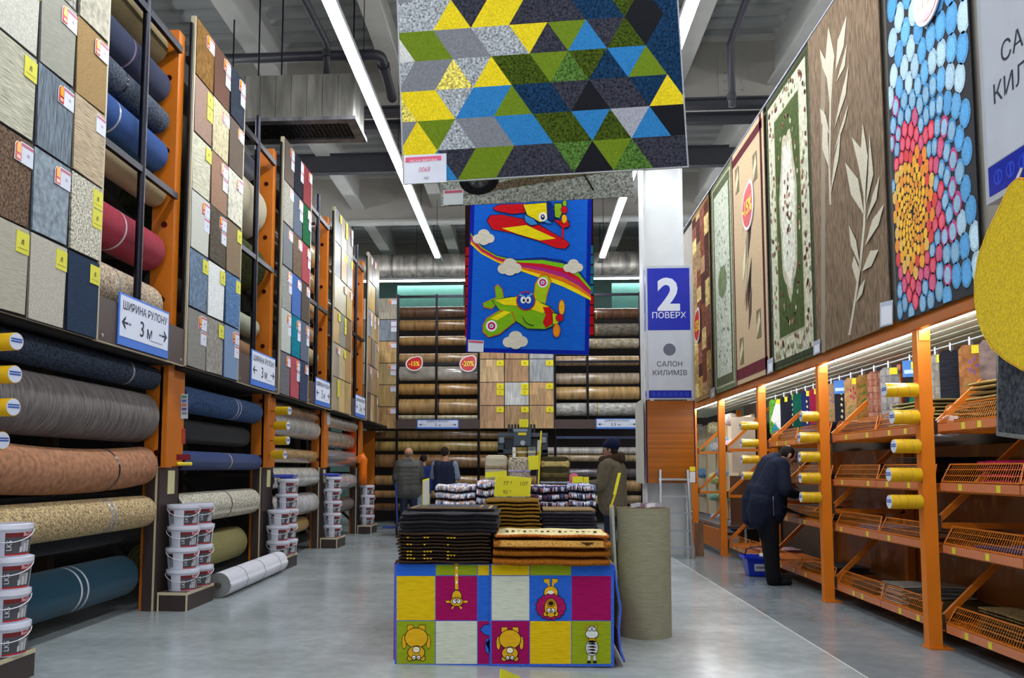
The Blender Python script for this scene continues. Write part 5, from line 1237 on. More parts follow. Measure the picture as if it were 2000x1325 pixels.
# ================================================================ hanging rugs over the aisle
def hang_bar(x0,x1,Y,z,parent):
    MB().tube((x0-.05,Y,z),(x1+.05,Y,z),.02,n=10,col='8a8a94').build('hanging_bar','metal',parent)
    for x in (x0+.2,x1-.2): MB().tube((x,Y,z),(x,Y,DZ),.005,n=6,col='3a3a40').build('cable','metal',parent)
YT = 6.2
bl, br = UY(787,362,YT), UY(1345,328,YT)
ex = (br-bl).normalized(); ez = Vector((-ex.z,0,ex.x)); WT = (br-bl).length; HT = 2.05
T = thing('triangle_rug','large rug of grey, yellow, green, blue and black triangles hanging overhead','rug',bl)
P = lambda a,b,k=0: bl+ex*a+ez*b+NY*k
MB().slab([P(0,0),P(WT,0),P(WT,HT),P(0,HT)],NY,.012,'a8a8ae','7a9030').build('rug_body','pile',T)
TC = dict(Y=('dcc41c','pile'),y=('d8c860','speck'),W=('c8c8c4','pile'),G=('647a16','pile'),D=('3a4812','speck'),d=('4a6a2c','speck'),B=('2a74ac','pile'),b=('3a7cb0','speck'),N=('14304c','speck'),K=('14141a','pile'),g=('76787e','pile'),h=('9a9aa4','pile'),S=('34343e','speck'),L=('9a9ea2','speck'))
s_ = 77.5/ F*YT; hr = 63.0/F*YT
UPS = ['YBGSSKdSS','YLgBDDBK','yYBGNKSY','gyYDdNGN','WGgLSBDN','LYYSSNKN','gLSYBGDN','GYLgSBDN','LgYSDBNK','YLgBDDBK']
DNS = ['YSGSdGSS','gGgBDBhKK','YLBNSSNN','LgLDGDBNN','GgLYGSKN','LLSYSNDNN','LYgSBDKN','gYLSBDNN','LGYSDBNK','GgBDBhKK']
x00 = (130-145)/3.125/F*YT
tri = 0
for r_ in range(10):
    z0_, z1_ = hr*r_+.012, hr*(r_+1)+.012
    if z0_ > HT-.02: break
    off = 0 if r_ % 2 else .5
    xb_ = lambda i: x00+s_*(i+.5*(r_%2==0))         # lower line vertices
    xt_ = lambda i: x00+s_*(i+.5*(r_%2==1))         # upper line vertices
    for kind in (0,1):
        for i in range(-1,9):
            if r_ % 2 == 0:
                tr = [(xb_(i-1),z0_),(xb_(i),z0_),(xt_(i),z1_)] if kind==0 else [(xt_(i),z1_),(xb_(i),z0_),(xt_(i+1),z1_)]
            else:
                tr = [(xb_(i),z0_),(xb_(i+1),z0_),(xt_(i),z1_)] if kind==0 else [(xt_(i-1),z1_),(xb_(i),z0_),(xt_(i),z1_)]
            z1c = min(z1_,HT-.01)
            # clip polygon to the rug
            def clip(pts, f, g_):
                out = []
                for q in range(len(pts)):
                    a, b = pts[q-1], pts[q]; fa, fb = f(a), f(b)
                    if (fa>=0) != (fb>=0): t = fa/(fa-fb); out.append((a[0]+(b[0]-a[0])*t,a[1]+(b[1]-a[1])*t))
                    if fb >= 0: out.append(b)
                return out
            pts = clip(clip(clip(tr,lambda p:p[0]-.012,0),lambda p:WT-.012-p[0],0),lambda p:HT-.012-p[1],0)
            if len(pts) < 3: continue
            tab = (UPS if kind==0 else DNS)[r_]; c, mt = TC[tab[max(0,min(len(tab)-1,i if (r_%2==1 or kind) else i-0))]]
            m = MB().slab([P(a,b,.012) for a,b in pts],NY,.003,c); m.build('triangle_piece',mt,T)
m = MB(); a = lambda x,y: UY(x,y,YT-.02)
MB().slab([a(x,y) for x,y in ((789,360),(872,356),(872,300),(789,304))],NY,.003,'c8cad6').build('card_sleeve','gloss',T)
m = MB().slab([UY(x,y,YT-.024) for x,y in ((792,318),(862,313),(862,304),(792,308))],NY,.001,'d8587c')
m.text('ЧЕСНА ВИГОДА!',.026,lambda x,y: UY(827,316,YT-.0265)+ex*x+ez*y,'f4e4ea')
m.text('0068',.055,lambda x,y: UY(828,336,YT-.0245)+ex*(x*.8+y*.25)+ez*y,'c85a7a'); m.text('785',.03,lambda x,y: UY(832,351,YT-.0245)+ex*(x+y*.2)+ez*y,'4a4a5c')
m.build('price_card','paper',T)
hang_bar(bl.x-.3,br.x,YT+.03,P(0,HT).z+.02,T)
# grey rug with a wheel print
YG = 7.6; bl, br = UY(862,404,YG), UY(1238,385,YG); ex = (br-bl).normalized(); ez = Vector((-ex.z,0,ex.x)); WG = (br-bl).length; HG = 1.5
T = thing('wheel_rug','grey stone print rug with a black tyre, hanging behind the triangle rug','rug',bl)
P2 = lambda a,b,k=0: bl+ex*a+ez*b+NY*k
MB().slab([P2(0,0),P2(WG,0),P2(WG,HG),P2(0,HG)],NY,.012,'9a9a96','55504c').build('rug_body','speck',T)
m = MB(); sc_ = YG/F
W2 = lambda px,py: ((px-862)*sc_, (404-py)*sc_-.04*0)
m.slab([P2(a,b,.012) for a,b in [W2(x,y) for x,y in ((905,385),(1190,352),(1238,345),(1238,330),(1100,340),(960,365))]],NY,.002,'6a5a4c')
cxw, czw = W2(939,352)
m.slab([P2(cxw+.185*math.cos(t),czw+.15*math.sin(t),.014) for t in [2*math.pi*i/30 for i in range(30)]],NY,.002,'17151a')
m.slab([P2(cxw+.1*math.cos(t),czw+.085*math.sin(t),.016) for t in [2*math.pi*i/24 for i in range(24)]],NY,.002,'3a3a3e')
for q in range(5): m.slab([P2(cxw+.09*math.cos(t)*k_,czw+.075*math.sin(t)*k_,.018) for t,k_ in ((q*1.256,.2),(q*1.256-.25,.95),(q*1.256+.25,.95))],NY,.001,'5a5a60')
m.slab([P2(a,b,.0145) for a,b in [W2(x,y) for x,y in ((1142,345),(1146,345),(1168,388),(1164,388))]],NY,.001,'2a2a2c')
m.build('wheel_print','speck',T)
MB().slab([UY(x,y,YG-.02) for x,y in ((866,401),(905,399),(905,370),(866,372))],NY,.003,'d0d2da').slab([UY(x,y,YG-.024) for x,y in ((868,378),(903,376),(903,371),(868,373))],NY,.001,'c0506a').build('price_card','paper',T)
hang_bar(bl.x,br.x,YG+.03,P2(0,HG).z+.06,T)
# aeroplane rug
YA = 9.9
bl, br = UY(910,688,YA), UY(1150,694,YA); ex = (br-bl).normalized(); ez = (UY(921,340,YA)-bl).normalized(); WA = (br-bl).length; HA = 2.35
T = thing('aeroplane_rug','blue children\'s rug with cartoon aeroplanes, clouds and a rainbow, hanging overhead','rug',bl)
P3 = lambda a,b,k=0: bl+ex*a+ez*b+NY*k
MB().slab([P3(0,0),P3(WA,0),P3(WA,HA),P3(0,HA)],NY,.012,'10249c','6a9a30').build('rug_body','flat_weave',T)
m = MB(); e = .05; m.slab([P3(e,e,.012),P3(WA-e,e,.012),P3(WA-e,HA-e,.012),P3(e,HA-e,.012)],NY,.002,'1a62cc'); m.build('sky_field','flat_weave',T)
m = MB(); A3 = lambda x,y: UY(x,y,YA-.0145)
def q3(pts,c,k): m.slab([UY(x,y,YA-.0145-.0014*k) for x,y in pts],NY,.0013,c)
# rainbow ribbons
top = [(919,455),(940,482),(970,500),(1010,509),(1060,508),(1100,515),(1130,533),(1154,563)]
bot = [(919,477),(940,496),(970,512),(1010,527),(1060,545),(1100,560),(1130,575),(1154,587)]
rb = ['1a2c7c','7ac01c','c81c30','b02878','e0701c','f0d81c']
for q, c in enumerate(rb):
    f0, f1 = (-.15 if q==0 else (q-1)/5), q/5
    for j in range(7):
        mix = lambda a,b,f: (a[0]+(b[0]-a[0])*f, a[1]+(b[1]-a[1])*f)
        q3([mix(top[j],bot[j],f1),mix(top[j+1],bot[j+1],f1),mix(top[j+1],bot[j+1],f0),mix(top[j],bot[j],f0)],c,1)
def cloud(cx,cy,s):
    for j,(dx,dy,r) in enumerate(((-12,4,9),(0,-4,11),(11,3,9),(0,6,10))): q3(pell(cx+dx*s,cy+dy*s,r*s*1.1,r*s),'d8d2c0',4+j)
cloud(945,463,1.0); cloud(996,521,1.1); cloud(1120,520,.9); cloud(1007,664,1.15)
def outl(pts,c,k,o=2.0,oc='12244c'):
    cx = sum(p[0] for p in pts)/len(pts); cy = sum(p[1] for p in pts)/len(pts)
    q3([(x+o*(x-cx)/max(.01,math.hypot(x-cx,y-cy)),y+o*(y-cy)/max(.01,math.hypot(x-cx,y-cy))) for x,y in pts],oc,k); q3(pts,c,k+1)
GR, YL, RD = '7cb41c','ecd818','c81820'
# green plane
outl([(945,592),(968,582),(975,588),(960,603),(946,600)],GR,5,oc='d0581c'); outl([(967,562),(972,557),(980,566),(985,588),(970,588)],GR,5,oc='d0581c')
outl([(1042,590),(1046,555),(1056,539),(1068,538),(1076,550),(1068,575),(1064,598)],'a8c81c',5,oc='d0581c')
q3(pell(1060,552,10,10),'f0f0f0',8); q3(pell(1060,552,7,7),'c01858',9); q3(pell(1060,552,3.6,3.6),'f0f0f0',10); q3(pell(1060,552,2,2),'2a62c0',11)
outl([(962,588),(1000,580),(1050,590),(1072,598),(1090,618),(1086,634),(1065,643),(1030,642),(1005,625),(975,605)],GR,8)
q3([(966,586),(1010,580),(1050,588),(1074,602),(1060,612),(1020,598),(985,596)],YL,11)
outl([(944,636),(952,622),(975,608),(1000,612),(1006,628),(975,652),(955,658),(944,648)],GR,11,oc='d0581c'); q3([(958,622),(985,607),(998,610),(970,626)],YL,13)
q3(pell(960,637,11,11),'f0f0f0',14); q3(pell(960,637,7.5,7.5),'c01858',15); q3(pell(960,637,3.6,3.6),'f0f0f0',16); q3(pell(960,637,2,2),'2a62c0',17)
outl(pell(1027,588,17,17),'1a4ab0',13,oc='c01c24')
for dx in (-5,5): q3(pell(1027+dx,586,5.4,7),'f4f4f4',16); q3(pell(1027+dx*.8,587,2.2,3.2,10),'10183c',17)
q3([(1014,578),(1026,581),(1026,579),(1015,574)],'5ab0e8',17); q3([(1029,581),(1040,576),(1040,572),(1029,578)],'5ab0e8',17)
q3([(1060,600),(1074,600),(1082,612),(1080,632),(1066,641),(1060,630),(1066,615)],RD,13); outl([(1079,612),(1088,614),(1094,622),(1090,632),(1080,634)],'b8c81c',13)
outl(pell(1093,621,7,7),RD,15,1); outl(pell(1097,601,5,14),'e8b018',14,1.5,'d0581c'); outl(pell(1087,646,6,12),'e89018',14,1.5,'d0581c')
m.path([A3(1021,621)+NY*.025,A3(1026,630)+NY*.025,A3(1034,635)+NY*.025,A3(1043,637)+NY*.025],.005,5,'12183c')
# red plane above
outl([(952,432),(958,421),(980,420),(1040,432),(1105,470),(1112,478),(1104,486),(1085,484),(1050,470),(1000,455),(962,448)],RD,5); q3([(980,446),(1028,440),(1085,466),(1055,470),(1010,457)],YL,8)
outl([(963,407),(975,400),(1030,398),(1034,414),(1000,418),(970,412)],RD,8); outl([(1022,400),(1070,396),(1082,408),(1078,430),(1055,434),(1030,420)],YL,10); outl([(1068,398),(1076,396),(1084,420),(1078,434),(1070,428)],'1a2c7c',12)
outl([(1083,398),(1096,398),(1100,412),(1092,426),(1084,424)],'8ab41c',12); outl(pell(1102,410,6,7),RD,14,1); outl(pell(1102,428,4.5,8),'e8c018',14,1.2,'d0581c'); outl(pell(1103,398,4,6),'8ab41c',13,1.2)
outl([(1082,430),(1110,432),(1112,442),(1100,446)],RD,9); outl([(1097,446),(1101,446),(1101,466),(1097,466)],RD,9,1)
q3(pell(1060,424,8,9),'f4f4f4',13); q3(pell(1060,424,4,5.5),'10183c',14); q3(pell(1060,423,1.6,2.4,8),'f4f4f4',15); outl([(1024,420),(1042,428),(1050,438),(1036,440),(1026,432)],'3a8ad0',12); q3(pell(1072,432,8,5),'3a8ad0',12)
m.build('aeroplane_print','flat_weave',T,kind='stuff')
MB().slab([UY(x,y,YA-.035) for x,y in ((914,687),(944,688),(945,666),(914,664))],NY,.003,'d4d8e2').slab([UY(x,y,YA-.039) for x,y in ((915,669),(944,671),(944,667),(915,665))],NY,.001,'c0506a').build('price_card','paper',T)
hang_bar(P3(0,HA).x,P3(WA,HA).x,YA+.03,P3(0,HA).z+.05,T)
# dark red rug just behind
YR = 10.4; x0, x1 = UY(908,560,YR).x, UY(1160,560,YR).x; z0, z1 = UY(910,658,YR).z, UY(910,482,YR).z
T = thing('red_rug','red and teal scale patterned rug peeping out behind the aeroplane rug','rug',((x0+x1)/2,YR,z0))
MB().box(x0,x1,YR,YR+.012,z0,z1+.6,'2a0c10').build('rug_body','pile',T)
for r_ in range(9):
    for s in (0,1):
        xx = (x0+.005,x0+.07) if s==0 else (x1-.07,x1-.005); zz = z0+(z1-z0)*r_/9
        MB().box(xx[0],xx[1],YR-.002,YR,zz+.012,zz+(z1-z0)/9-.008,'b8141c' if (s==0 or r_<4) else '1a7a8a').build('scale_patch','pile',T)
hang_bar(x0,x1,YR+.03,z1+.64,T)
# ================================================================ back rack
YK = 20.6
bx = lambda px, py=800, Y=YK: UY(px,py,Y).x
bz = lambda py, Y=YK: UY(1000,py,Y).z
ZKT = bz(578)
WD = ['c09a68','b88c58','caa878','a8845a','b49068','c8b08c','9c7c54']
def back_board(label, px0, px1, cols, rows, pyt, pyb, cells, tm):
    W_, H_ = bx(px1)-bx(px0), bz(pyb)*0+bz(pyt)-bz(pyb)
    return sample_board(label,(bx(px0),YK,bz(pyb)),(1,0,0),(0,-1,0),W_,H_,cells,cols,rows,True,tagmix=tm)
c1 = ['a59a88','7c848e','b8935c','b49a6a','b0905c','b08a58']
back_board('single column of wood samples at the left end of the back rack',738,774,1,6,580,838,lambda r,c: (hx(c1[r]),'wood'),'w')
c0_ = ['b0a494','6a625c','c0bcb4','b4a894','a87a5a','c4a474']
back_board('narrow wood sample board glimpsed behind the last left board',706,737,1,6,580,838,lambda r,c: (hx(c0_[r]),'wood'),'w')
c2 = [['c8a878','b8946c','b4b2b0'],['b88c60','b48e64','aaa8a8'],['ccaa7c','a8825c','9ca0a2'],['c49a74','cdcdca','c0986a'],['b8906a','ae8a62','c29c6c']]
back_board('three column wood sample board in the middle of the back rack with yellow tags',937,1082,3,5,612,838,lambda r,c: (hx(c2[r][c]),'wood'),'Y')
T = thing('back_rack_frame','dark steel frame of the roll rack along the back wall','rack frame',(bx(1000),YK+.3,0))
for px in (852,1148,776,935,1084,1252,1400): MB().tube((bx(px),YK-.02,bz(836) if px in (852,1148) else 0),(bx(px),YK-.02,ZKT+.05),.03,n=10,col='26242a').build('post','metal',T)
for a,b,py in ((776,935,710),(1084,1252,708),(1084,1252,855),(776,1252,578)): MB().box(bx(a),bx(b),YK-.03,YK+.01,bz(py)-.03,bz(py)+.03,'4a5470' if py==855 else '2c2a32').build('rail','metal',T)
for a,b in ((775,936),(1083,1256)): MB().box(bx(a),bx(b),YK-.05,YK-.02,bz(838),bz(820),'4a3a36').build('fascia','paint',T)
MB().box(bx(700),bx(1460),YK+1.1,YK+1.15,0,ZKT-.3,'211a18').build('back_panel','matte',T)
for px in (716,735): pass
MB().box(bx(705),bx(732),YK-.02,YK+.08,0,bz(842),OR).build('orange_post','paint',T)
width_sign('blue edged roll width sign at the left of the back rack',UY(855,829,YK-.055),(1,0,0),(0,-1,0),bx(895)-bx(814),bz(820)-bz(838),'3 м')
width_sign('blue edged three and a half metre sign at the right of the back rack',UY(1205,828,YK-.055),(1,0,0),(0,-1,0),bx(1246)-bx(1164),bz(818)-bz(838),'3,5 м')
def back_roll(px0,px1,yt,yb,c,mt,label,bands=(),bc='26242a',Yo=.0):
    r = (bz(yt)-bz(yb))/2
    carpet_roll((bx(px0),YK+.12+r+Yo,bz((yt+yb)/2)),(bx(px1),YK+.12+r+Yo,bz((yt+yb)/2)),r,c,mt,label,bands,bc,group='rolls in the back rack',seam=RN.uniform(.5,2.4))
opL = [(594,616,'5a4030'),(620,642,'8a6840'),(652,672,'957448'),(687,708,'9a7a52'),(712,742,'b8b0a4'),(747,770,'a87e44'),(776,808,'b08c5c'),(810,820,'b0a488')]
for i,(a,b,c) in enumerate(opL): back_roll(777,934,a,b,c,'wrap' if i==4 else 'wood_roll','%s roll, %s from the top of the left back opening' % ('plastic wrapped' if i==4 else 'wood print',NTH[i]),(.5,) if i in (5,6) else ())
opR = [(600,622,'5a3c2a'),(630,655,'6a6258'),(660,680,'a09682'),(694,714,'a88c68'),(727,750,'a89680'),(754,780,'b89460'),(786,812,'b8b6b0')]
for i,(a,b,c) in enumerate(opR): back_roll(1085,1251,a,b,c,'blotch' if i in (1,2,6) else 'wood_roll','%s roll, %s from the top of the right back opening' % (('mottled grey' if i in (1,2,6) else 'patchwork' if i==5 else 'wood print'),NTH[i]),(.5,),'b08c3c')
lw = [(841,858,'7a5c3a'),(861,882,'a88c50'),(887,915,'8a6640'),(929,950,'a07c50'),(960,975,'9a7448'),(985,1000,'6a4c30')]
for i,(a,b,c) in enumerate(lw): back_roll(732,1002 if i<3 else 950,a,b,c,'wood_roll','long wood print roll, %s from the top below the left back sign' % NTH[i])
lr = [(873,887,'c0bab4'),(888,902,'a08a68'),(915,933,'5a5258'),(937,960,'a88a5c'),(967,985,'9a8464')]
for i,(a,b,c) in enumerate(lr): back_roll(1070,1255,a,b,c,'wood_roll','wood print roll, %s from the top below the right back sign' % NTH[i])
mid = [(929,950,'a07c50'),(960,975,'8a6a44'),(985,1005,'7a5c3c')]
for i,(a,b,c) in enumerate(mid): back_roll(960,1060,a,b,c,'wood_roll','wood print roll behind the table bundles, %s from the top' % NTH[i])
for i,(a,b,c) in enumerate([(600,640,'6a5040'),(660,700,'8a6a48'),(730,770,'a08460'),(870,905,'8a7050'),(930,960,'7a6044')]): back_roll(1258,1440,a,b,c,'wood_roll','wood print roll right of the column, %s from the top' % NTH[i])
# lit backdrop panels above the rack
for a,b,lab in ((776,905,'left'),(1195,1256,'right')):
    MB().box(bx(a,565,YK+2),bx(b,565,YK+2),YK+2,YK+2.05,0,UY(1000,556,YK+2).z,'4f8478').build('backdrop_panel','matte',label='teal panel seen above the back rack on the %s' % lab,cat='panel')
c = UY(809,711,YK-.05); drop_sign('red minus fifteen percent drop sign on the back rack',c,(1,0,0),(0,-1,0),bx(825)-bx(791),bz(697)-bz(725),'-15%')
c = UY(914,711,YK-.05); drop_sign('red minus twenty percent drop sign on the back rack',c,(1,0,0),(0,-1,0),bx(931)-bx(897),bz(695)-bz(727),'-20%')
# ---------------------------------------------------------------- stacker truck
YS = 17.0; s = lambda px,py: UY(px,py,YS)
T = thing('stacker_truck','dark blue grey lift truck head behind the carpet bundles','lift truck',s(1020,1040))
def sb(name,x0,x1,y0,y1,c,d0=0,d1=.2,mt='paint'): 
    a,b = s(x0,y1), s(x1,y0); MB().box(a.x,b.x,YS+d0,YS+d1,a.z,b.z,c).build(name,mt,T,bevel=.01)
sb('crossbar',972,1070,846,854,'3c4654',0,.15); sb('side_frame',972,984,854,886,'333c48',0,.3); sb('side_frame',1058,1070,854,886,'333c48',0,.3)
sb('lower_bar',972,1070,878,887,'2c343e',0,.12); sb('centre_plate',1003,1037,838,872,'39434f',-.1,.05); 
sb('buffer_panel',984,1058,856,878,'22282f',.1,.25)
for x in (980,1062): sb('lamp_block',x-5,x+5,855,866,'7a828c',-.05,.0)
for q in range(9): sb('hose_guard',992+q*6.2,996+q*6.2,829,846,'1c2026',0,.12)
sb('warning_label',1012,1028,846,851,'d8c81c',-.11,-.1,'paper'); sb('maker_plate',1003,1030,839,844,'7a8a98',-.11,-.1,'paper')
sb('mast',985,993,887,1030,'2a3038',.1,.25); sb('mast',1048,1056,887,1030,'2a3038',.1,.25); sb('chassis',975,1068,960,1034,'394450',.3,.9)
MB().tube(s(1021,866)+Vector((0,-.16,0)),s(1021,866)+Vector((0,-.02,0)),.05,n=14,col='b0b4b8').build('pulley','metal',T)
sb('yellow_card',1014,1032,820,836,'d8d014',-.12,-.1,'paper')
for x in (985,1056): MB().tube(Vector((s(x,1030).x-.06,YS+.5,.1)),Vector((s(x,1030).x+.06,YS+.5,.1)),.1,n=16,col='1c1c20').build('wheel','matte',T)
# ================================================================ people
def sculpt(name, prims, vox, mat, parent, smooth=5):
    """continuous body from tapered capsules (p, q, r0, r1, colour) fused by voxel remesh"""
    vs, fs = [], []
    for p,q,r0,r1,c in prims:
        p, q = Vector(p), Vector(q); d = q-p
        d = d.normalized() if d.length > 1e-5 else Vector((0,0,1)); a = d.orthogonal().normalized(); b = d.cross(a); n = 14; rows = []
        for t in np.linspace(-math.pi/2,0,5): rows.append((p+d*math.sin(t)*r0, max(1e-3,math.cos(t)*r0)))
        for t in np.linspace(0,math.pi/2,5): rows.append((q+d*math.sin(t)*r1, max(1e-3,math.cos(t)*r1)))
        base = len(vs)
        for c_, r in rows: vs += [tuple(c_+(a*math.cos(2*math.pi*i/n)+b*math.sin(2*math.pi*i/n))*r) for i in range(n)]
        for j in range(len(rows)-1): fs += [[base+j*n+i,base+j*n+(i+1)%n,base+(j+1)*n+(i+1)%n,base+(j+1)*n+i] for i in range(n)]
        fs += [[base+i for i in range(n-1,-1,-1)],[base+(len(rows)-1)*n+i for i in range(n)]]
    me = bpy.data.meshes.new('tmp'); me.from_pydata(vs,[],fs); o = bpy.data.objects.new('tmp',me); COL.objects.link(o)
    md = o.modifiers.new('r','REMESH'); md.mode = 'VOXEL'; md.voxel_size = vox
    sm = o.modifiers.new('s','SMOOTH'); sm.factor = .5; sm.iterations = smooth
    me2 = bpy.data.meshes.new_from_object(o.evaluated_get(bpy.context.evaluated_depsgraph_get())); bpy.data.objects.remove(o); bpy.data.meshes.remove(me)
    co = np.empty(len(me2.vertices)*3); me2.vertices.foreach_get('co',co); co = co.reshape(-1,3)
    best = np.full(len(co),1e9); cols = np.zeros((len(co),4)); cols[:,3] = 1
    for p,q,r0,r1,c in prims:
        p, q = np.array(p), np.array(q); d = q-p; L2 = max(d@d,1e-9); t = np.clip(((co-p)@d)/L2,0,1)
        ds = np.linalg.norm(co-(p+t[:,None]*d),axis=1)-(r0+(r1-r0)*t); k = ds < best; best[k] = ds[k]; cols[k,:3] = hx(c)
    org = WO[parent.name]; co -= np.array(org); me2.vertices.foreach_set('co',co.ravel())
    ca = me2.color_attributes.new('Col','FLOAT_COLOR','POINT'); ca.data.foreach_set('color',cols.ravel())
    me2.polygons.foreach_set('use_smooth',[True]*len(me2.polygons)); me2.name = name
    me2.materials.clear(); me2.materials.append(M[mat]); ob = bpy.data.objects.new(name,me2); COL.objects.link(ob); ob.parent = parent; WO[ob.name] = org
    return ob
def person(label, base, rz, pose, height=1.76):
    """pose: dict of joints in body frame (x right, y forward, z up, metres for 1.76 m)"""
    s = height/1.76; base = Vector(base); R = Matrix.Rotation(rz,3,'Z')
    T = thing('person', label, 'person', base)
    W_ = lambda v: tuple(base+R@(Vector(v)*s))
    return T, W_, s
def hand(pr, W_, wrist, fwd, up, c, side, s, curl=.5):
    w, f, u = Vector(wrist), Vector(fwd).normalized(), Vector(up).normalized(); x = f.cross(u).normalized()*side
    pr.append((W_(w),W_(w+f*.085),.026*s,.034*s,c)); pr.append((W_(w+f*.03-x*.015),W_(w+f*.085-x*.022),.022*s,.022*s,c)); pr.append((W_(w+f*.03+x*.015),W_(w+f*.085+x*.025),.022*s,.02*s,c))
    for i,l in enumerate((.068,.078,.072,.055)):
        b0 = w+f*.09+x*(-.033+.022*i); k = b0+f*l*.5-u*l*.25*curl; e = k+f*l*.42*(1-curl*.5)-u*l*.55*curl
        pr.append((W_(b0),W_(k),.0095*s,.0088*s,c)); pr.append((W_(k),W_(e),.0088*s,.0078*s,c))
    b0 = w+f*.03-x*.032; k = b0+f*.03-x*.03-u*.01; pr.append((W_(b0),W_(k),.0125*s,.0105*s,c)); pr.append((W_(k),W_(k+f*.035-x*.004-u*.01),.0105*s,.009*s,c))
SK = 'b98a70'
def head(pr, W_, c, f, u, s, hair, bald=False, skin=SK):
    c, f, u = Vector(c), Vector(f).normalized(), Vector(u).normalized(); x = f.cross(u).normalized()
    V = lambda a,b,k: c+f*a+x*b+u*k
    pr.append((W_(V(-.01,0,.035)),W_(V(-.03,0,.04)),.082*s,.084*s,skin if bald else hair)); pr.append((W_(V(.025,0,-.02)),W_(V(.03,0,-.06)),.066*s,.052*s,skin)); pr.append((W_(V(.035,0,.03)),W_(V(.03,0,.05)),.066*s,.066*s,skin))
    pr.append((W_(V(-.055,0,-.0)),W_(V(-.045,0,.03)),.06*s,.062*s,hair))
    for q in (-1,1):
        pr.append((W_(V(-.01,q*.082,-.02)),W_(V(-.012,q*.084,.015)),.016*s,.018*s,skin)); pr.append((W_(V(.092,q*.03,.012)),W_(V(.093,q*.033,.012)),.011*s,.011*s,'2a2020'))
        pr.append((W_(V(-.02,q*.062,.012)),W_(V(-.03,q*.06,.03)),.03*s,.03*s,hair)); pr.append((W_(V(.095,q*.018,.032)),W_(V(.09,q*.045,.032)),.008*s,.007*s,hair))
    pr.append((W_(V(.1,0,.005)),W_(V(.116,0,-.025)),.011*s,.016*s,skin)); pr.append((W_(V(.088,-.02,-.058)),W_(V(.088,.02,-.058)),.009*s,.009*s,'8a5048')); pr.append((W_(V(.075,0,-.085)),W_(V(.07,0,-.085)),.028*s,.028*s,skin))
def legs(pr, W_, s, c, shoe, foot=((-.1,0),(.1,0)), knee=None, hip=.92, wide=1.0, shoec='15151a'):
    for i,(fx,fy) in enumerate(foot):
        q = -1 if i == 0 else 1; h = (q*.09,0,hip) if knee is None else knee[i][0]; k = (fx*.98,fy*.5+.03,.5) if knee is None else knee[i][1]
        pr.append((W_(h),W_(k),.095*s*wide,.07*s*wide,c)); pr.append((W_(k),W_((fx,fy-.02,.12)),.068*s*wide,.06*s*wide,c)); pr.append((W_((fx,fy-.02,.14)),W_((fx,fy-.01,.08)),.064*s*wide,.066*s*wide,c))
        pr.append((W_((fx,fy-.05,.042)),W_((fx,fy+.17,.036)),.044*s,.037*s,shoec)); pr.append((W_((fx-.02,fy+.1,.03)),W_((fx+.02,fy+.1,.03)),.032*s,.032*s,shoec))
# --- man bending at the right rack ------------------------------
NV = '161c30'
fo = UZ(1513,1141,0); T, W_, s = person('man in a navy hooded jacket bending to a mat on the right rack', fo, -math.pi/2+.12, None, 1.8)
# body frame: y forward = world +X
pr = []
legs(pr,W_,s,'0d0d14',0,foot=((-.11,.04),(.12,-.05)),knee=(((-.09,-.1,.92),(-.115,-.01,.5)),((.09,-.1,.92),(.12,-.08,.5))),wide=1.32)
for q in (-1,1):
    pr.append((W_((q*.1,-.17,.84)),W_((q*.1,-.13,1.05)),.15*s,.155*s,NV)); pr.append((W_((q*.1,-.02,.86)),W_((q*.1,-.03,1.05)),.14*s,.15*s,NV))
    pr.append((W_((q*.1,-.11,1.05)),W_((q*.12,.0,1.34)),.155*s,.125*s,NV)); pr.append((W_((q*.12,.0,1.33)),W_((q*.15,.04,1.38)),.115*s,.09*s,NV))
    pr.append((W_((q*.1,-.2,.76)),W_((q*.12,-.17,.95)),.125*s,.15*s,NV)); pr.append((W_((q*.08,-.02,.80)),W_((q*.1,-.0,.95)),.12*s,.13*s,NV))
pr.append((W_((0,-.16,.84)),W_((0,-.0,1.34)),.15*s,.13*s,NV))
sh = {-1:((-.2,.03,1.38),(-.27,.05,1.10),(-.13,.22,1.12)),1:((.2,.03,1.38),(.29,.03,1.10),(.13,.21,1.04))}
for q in (-1,1):
    a,b,c = sh[q]; pr.append((W_(a),W_(b),.092*s,.078*s,NV)); pr.append((W_(b),W_(c),.076*s,.058*s,NV))
    hand(pr,W_,c,(-q*.25,.9,.1),(0,.1,1),'b08474',q,s,.75)
pr.append((W_((0,.06,1.38)),W_((0,.13,1.44)),.065*s,.06*s,'b5876e'))
for q in (-1,0,1): pr.append((W_((q*.08,-.02,1.42)),W_((q*.05,.04,1.47)),.075*s,.06*s,'1c2236'))
head(pr,W_,(0,.19,1.475),(0,.80,-.60),(0,.60,.80),s,'1c1814',False,'b5876e')
pr.append((W_((0,.215,1.555)),W_((0,.20,1.565)),.048*s,.05*s,'b5876e'))
sculpt('body',pr,.0085,'cloth',T)
MB().box(*[v for v in (0,.001,0,.001,0,.001)],'808080') if False else None
m = MB(); 
pz = [W_((.262,-.10,z_)) for z_ in (.80,.88,.96,1.02)]
m.path(pz,.006,6,'7a7c84').build('pocket_zip','metal',T)
m = MB()
for q in (-1,1):
    c_ = Vector(W_((q*.033,.275,1.425))); m.tube(c_-Vector((.004,0,0)),c_+Vector((.004,0,0)),.02,n=12,col='2a2424')
m.build('glasses','gloss',T)
MANX, MANY = fo.x, fo.y
# mat he lifts
o_ = soft_slab('doormat','beige flecked mat lifted by the bending man','doormat',(UX(1585,990,XR+.28).x-.05,UX(1585,990,XR+.28).y,LV[1]+.02),.62,.5,.014,'7a6a4c','coir',None,wav=.003,edge='1c1a22',bendx=.10)
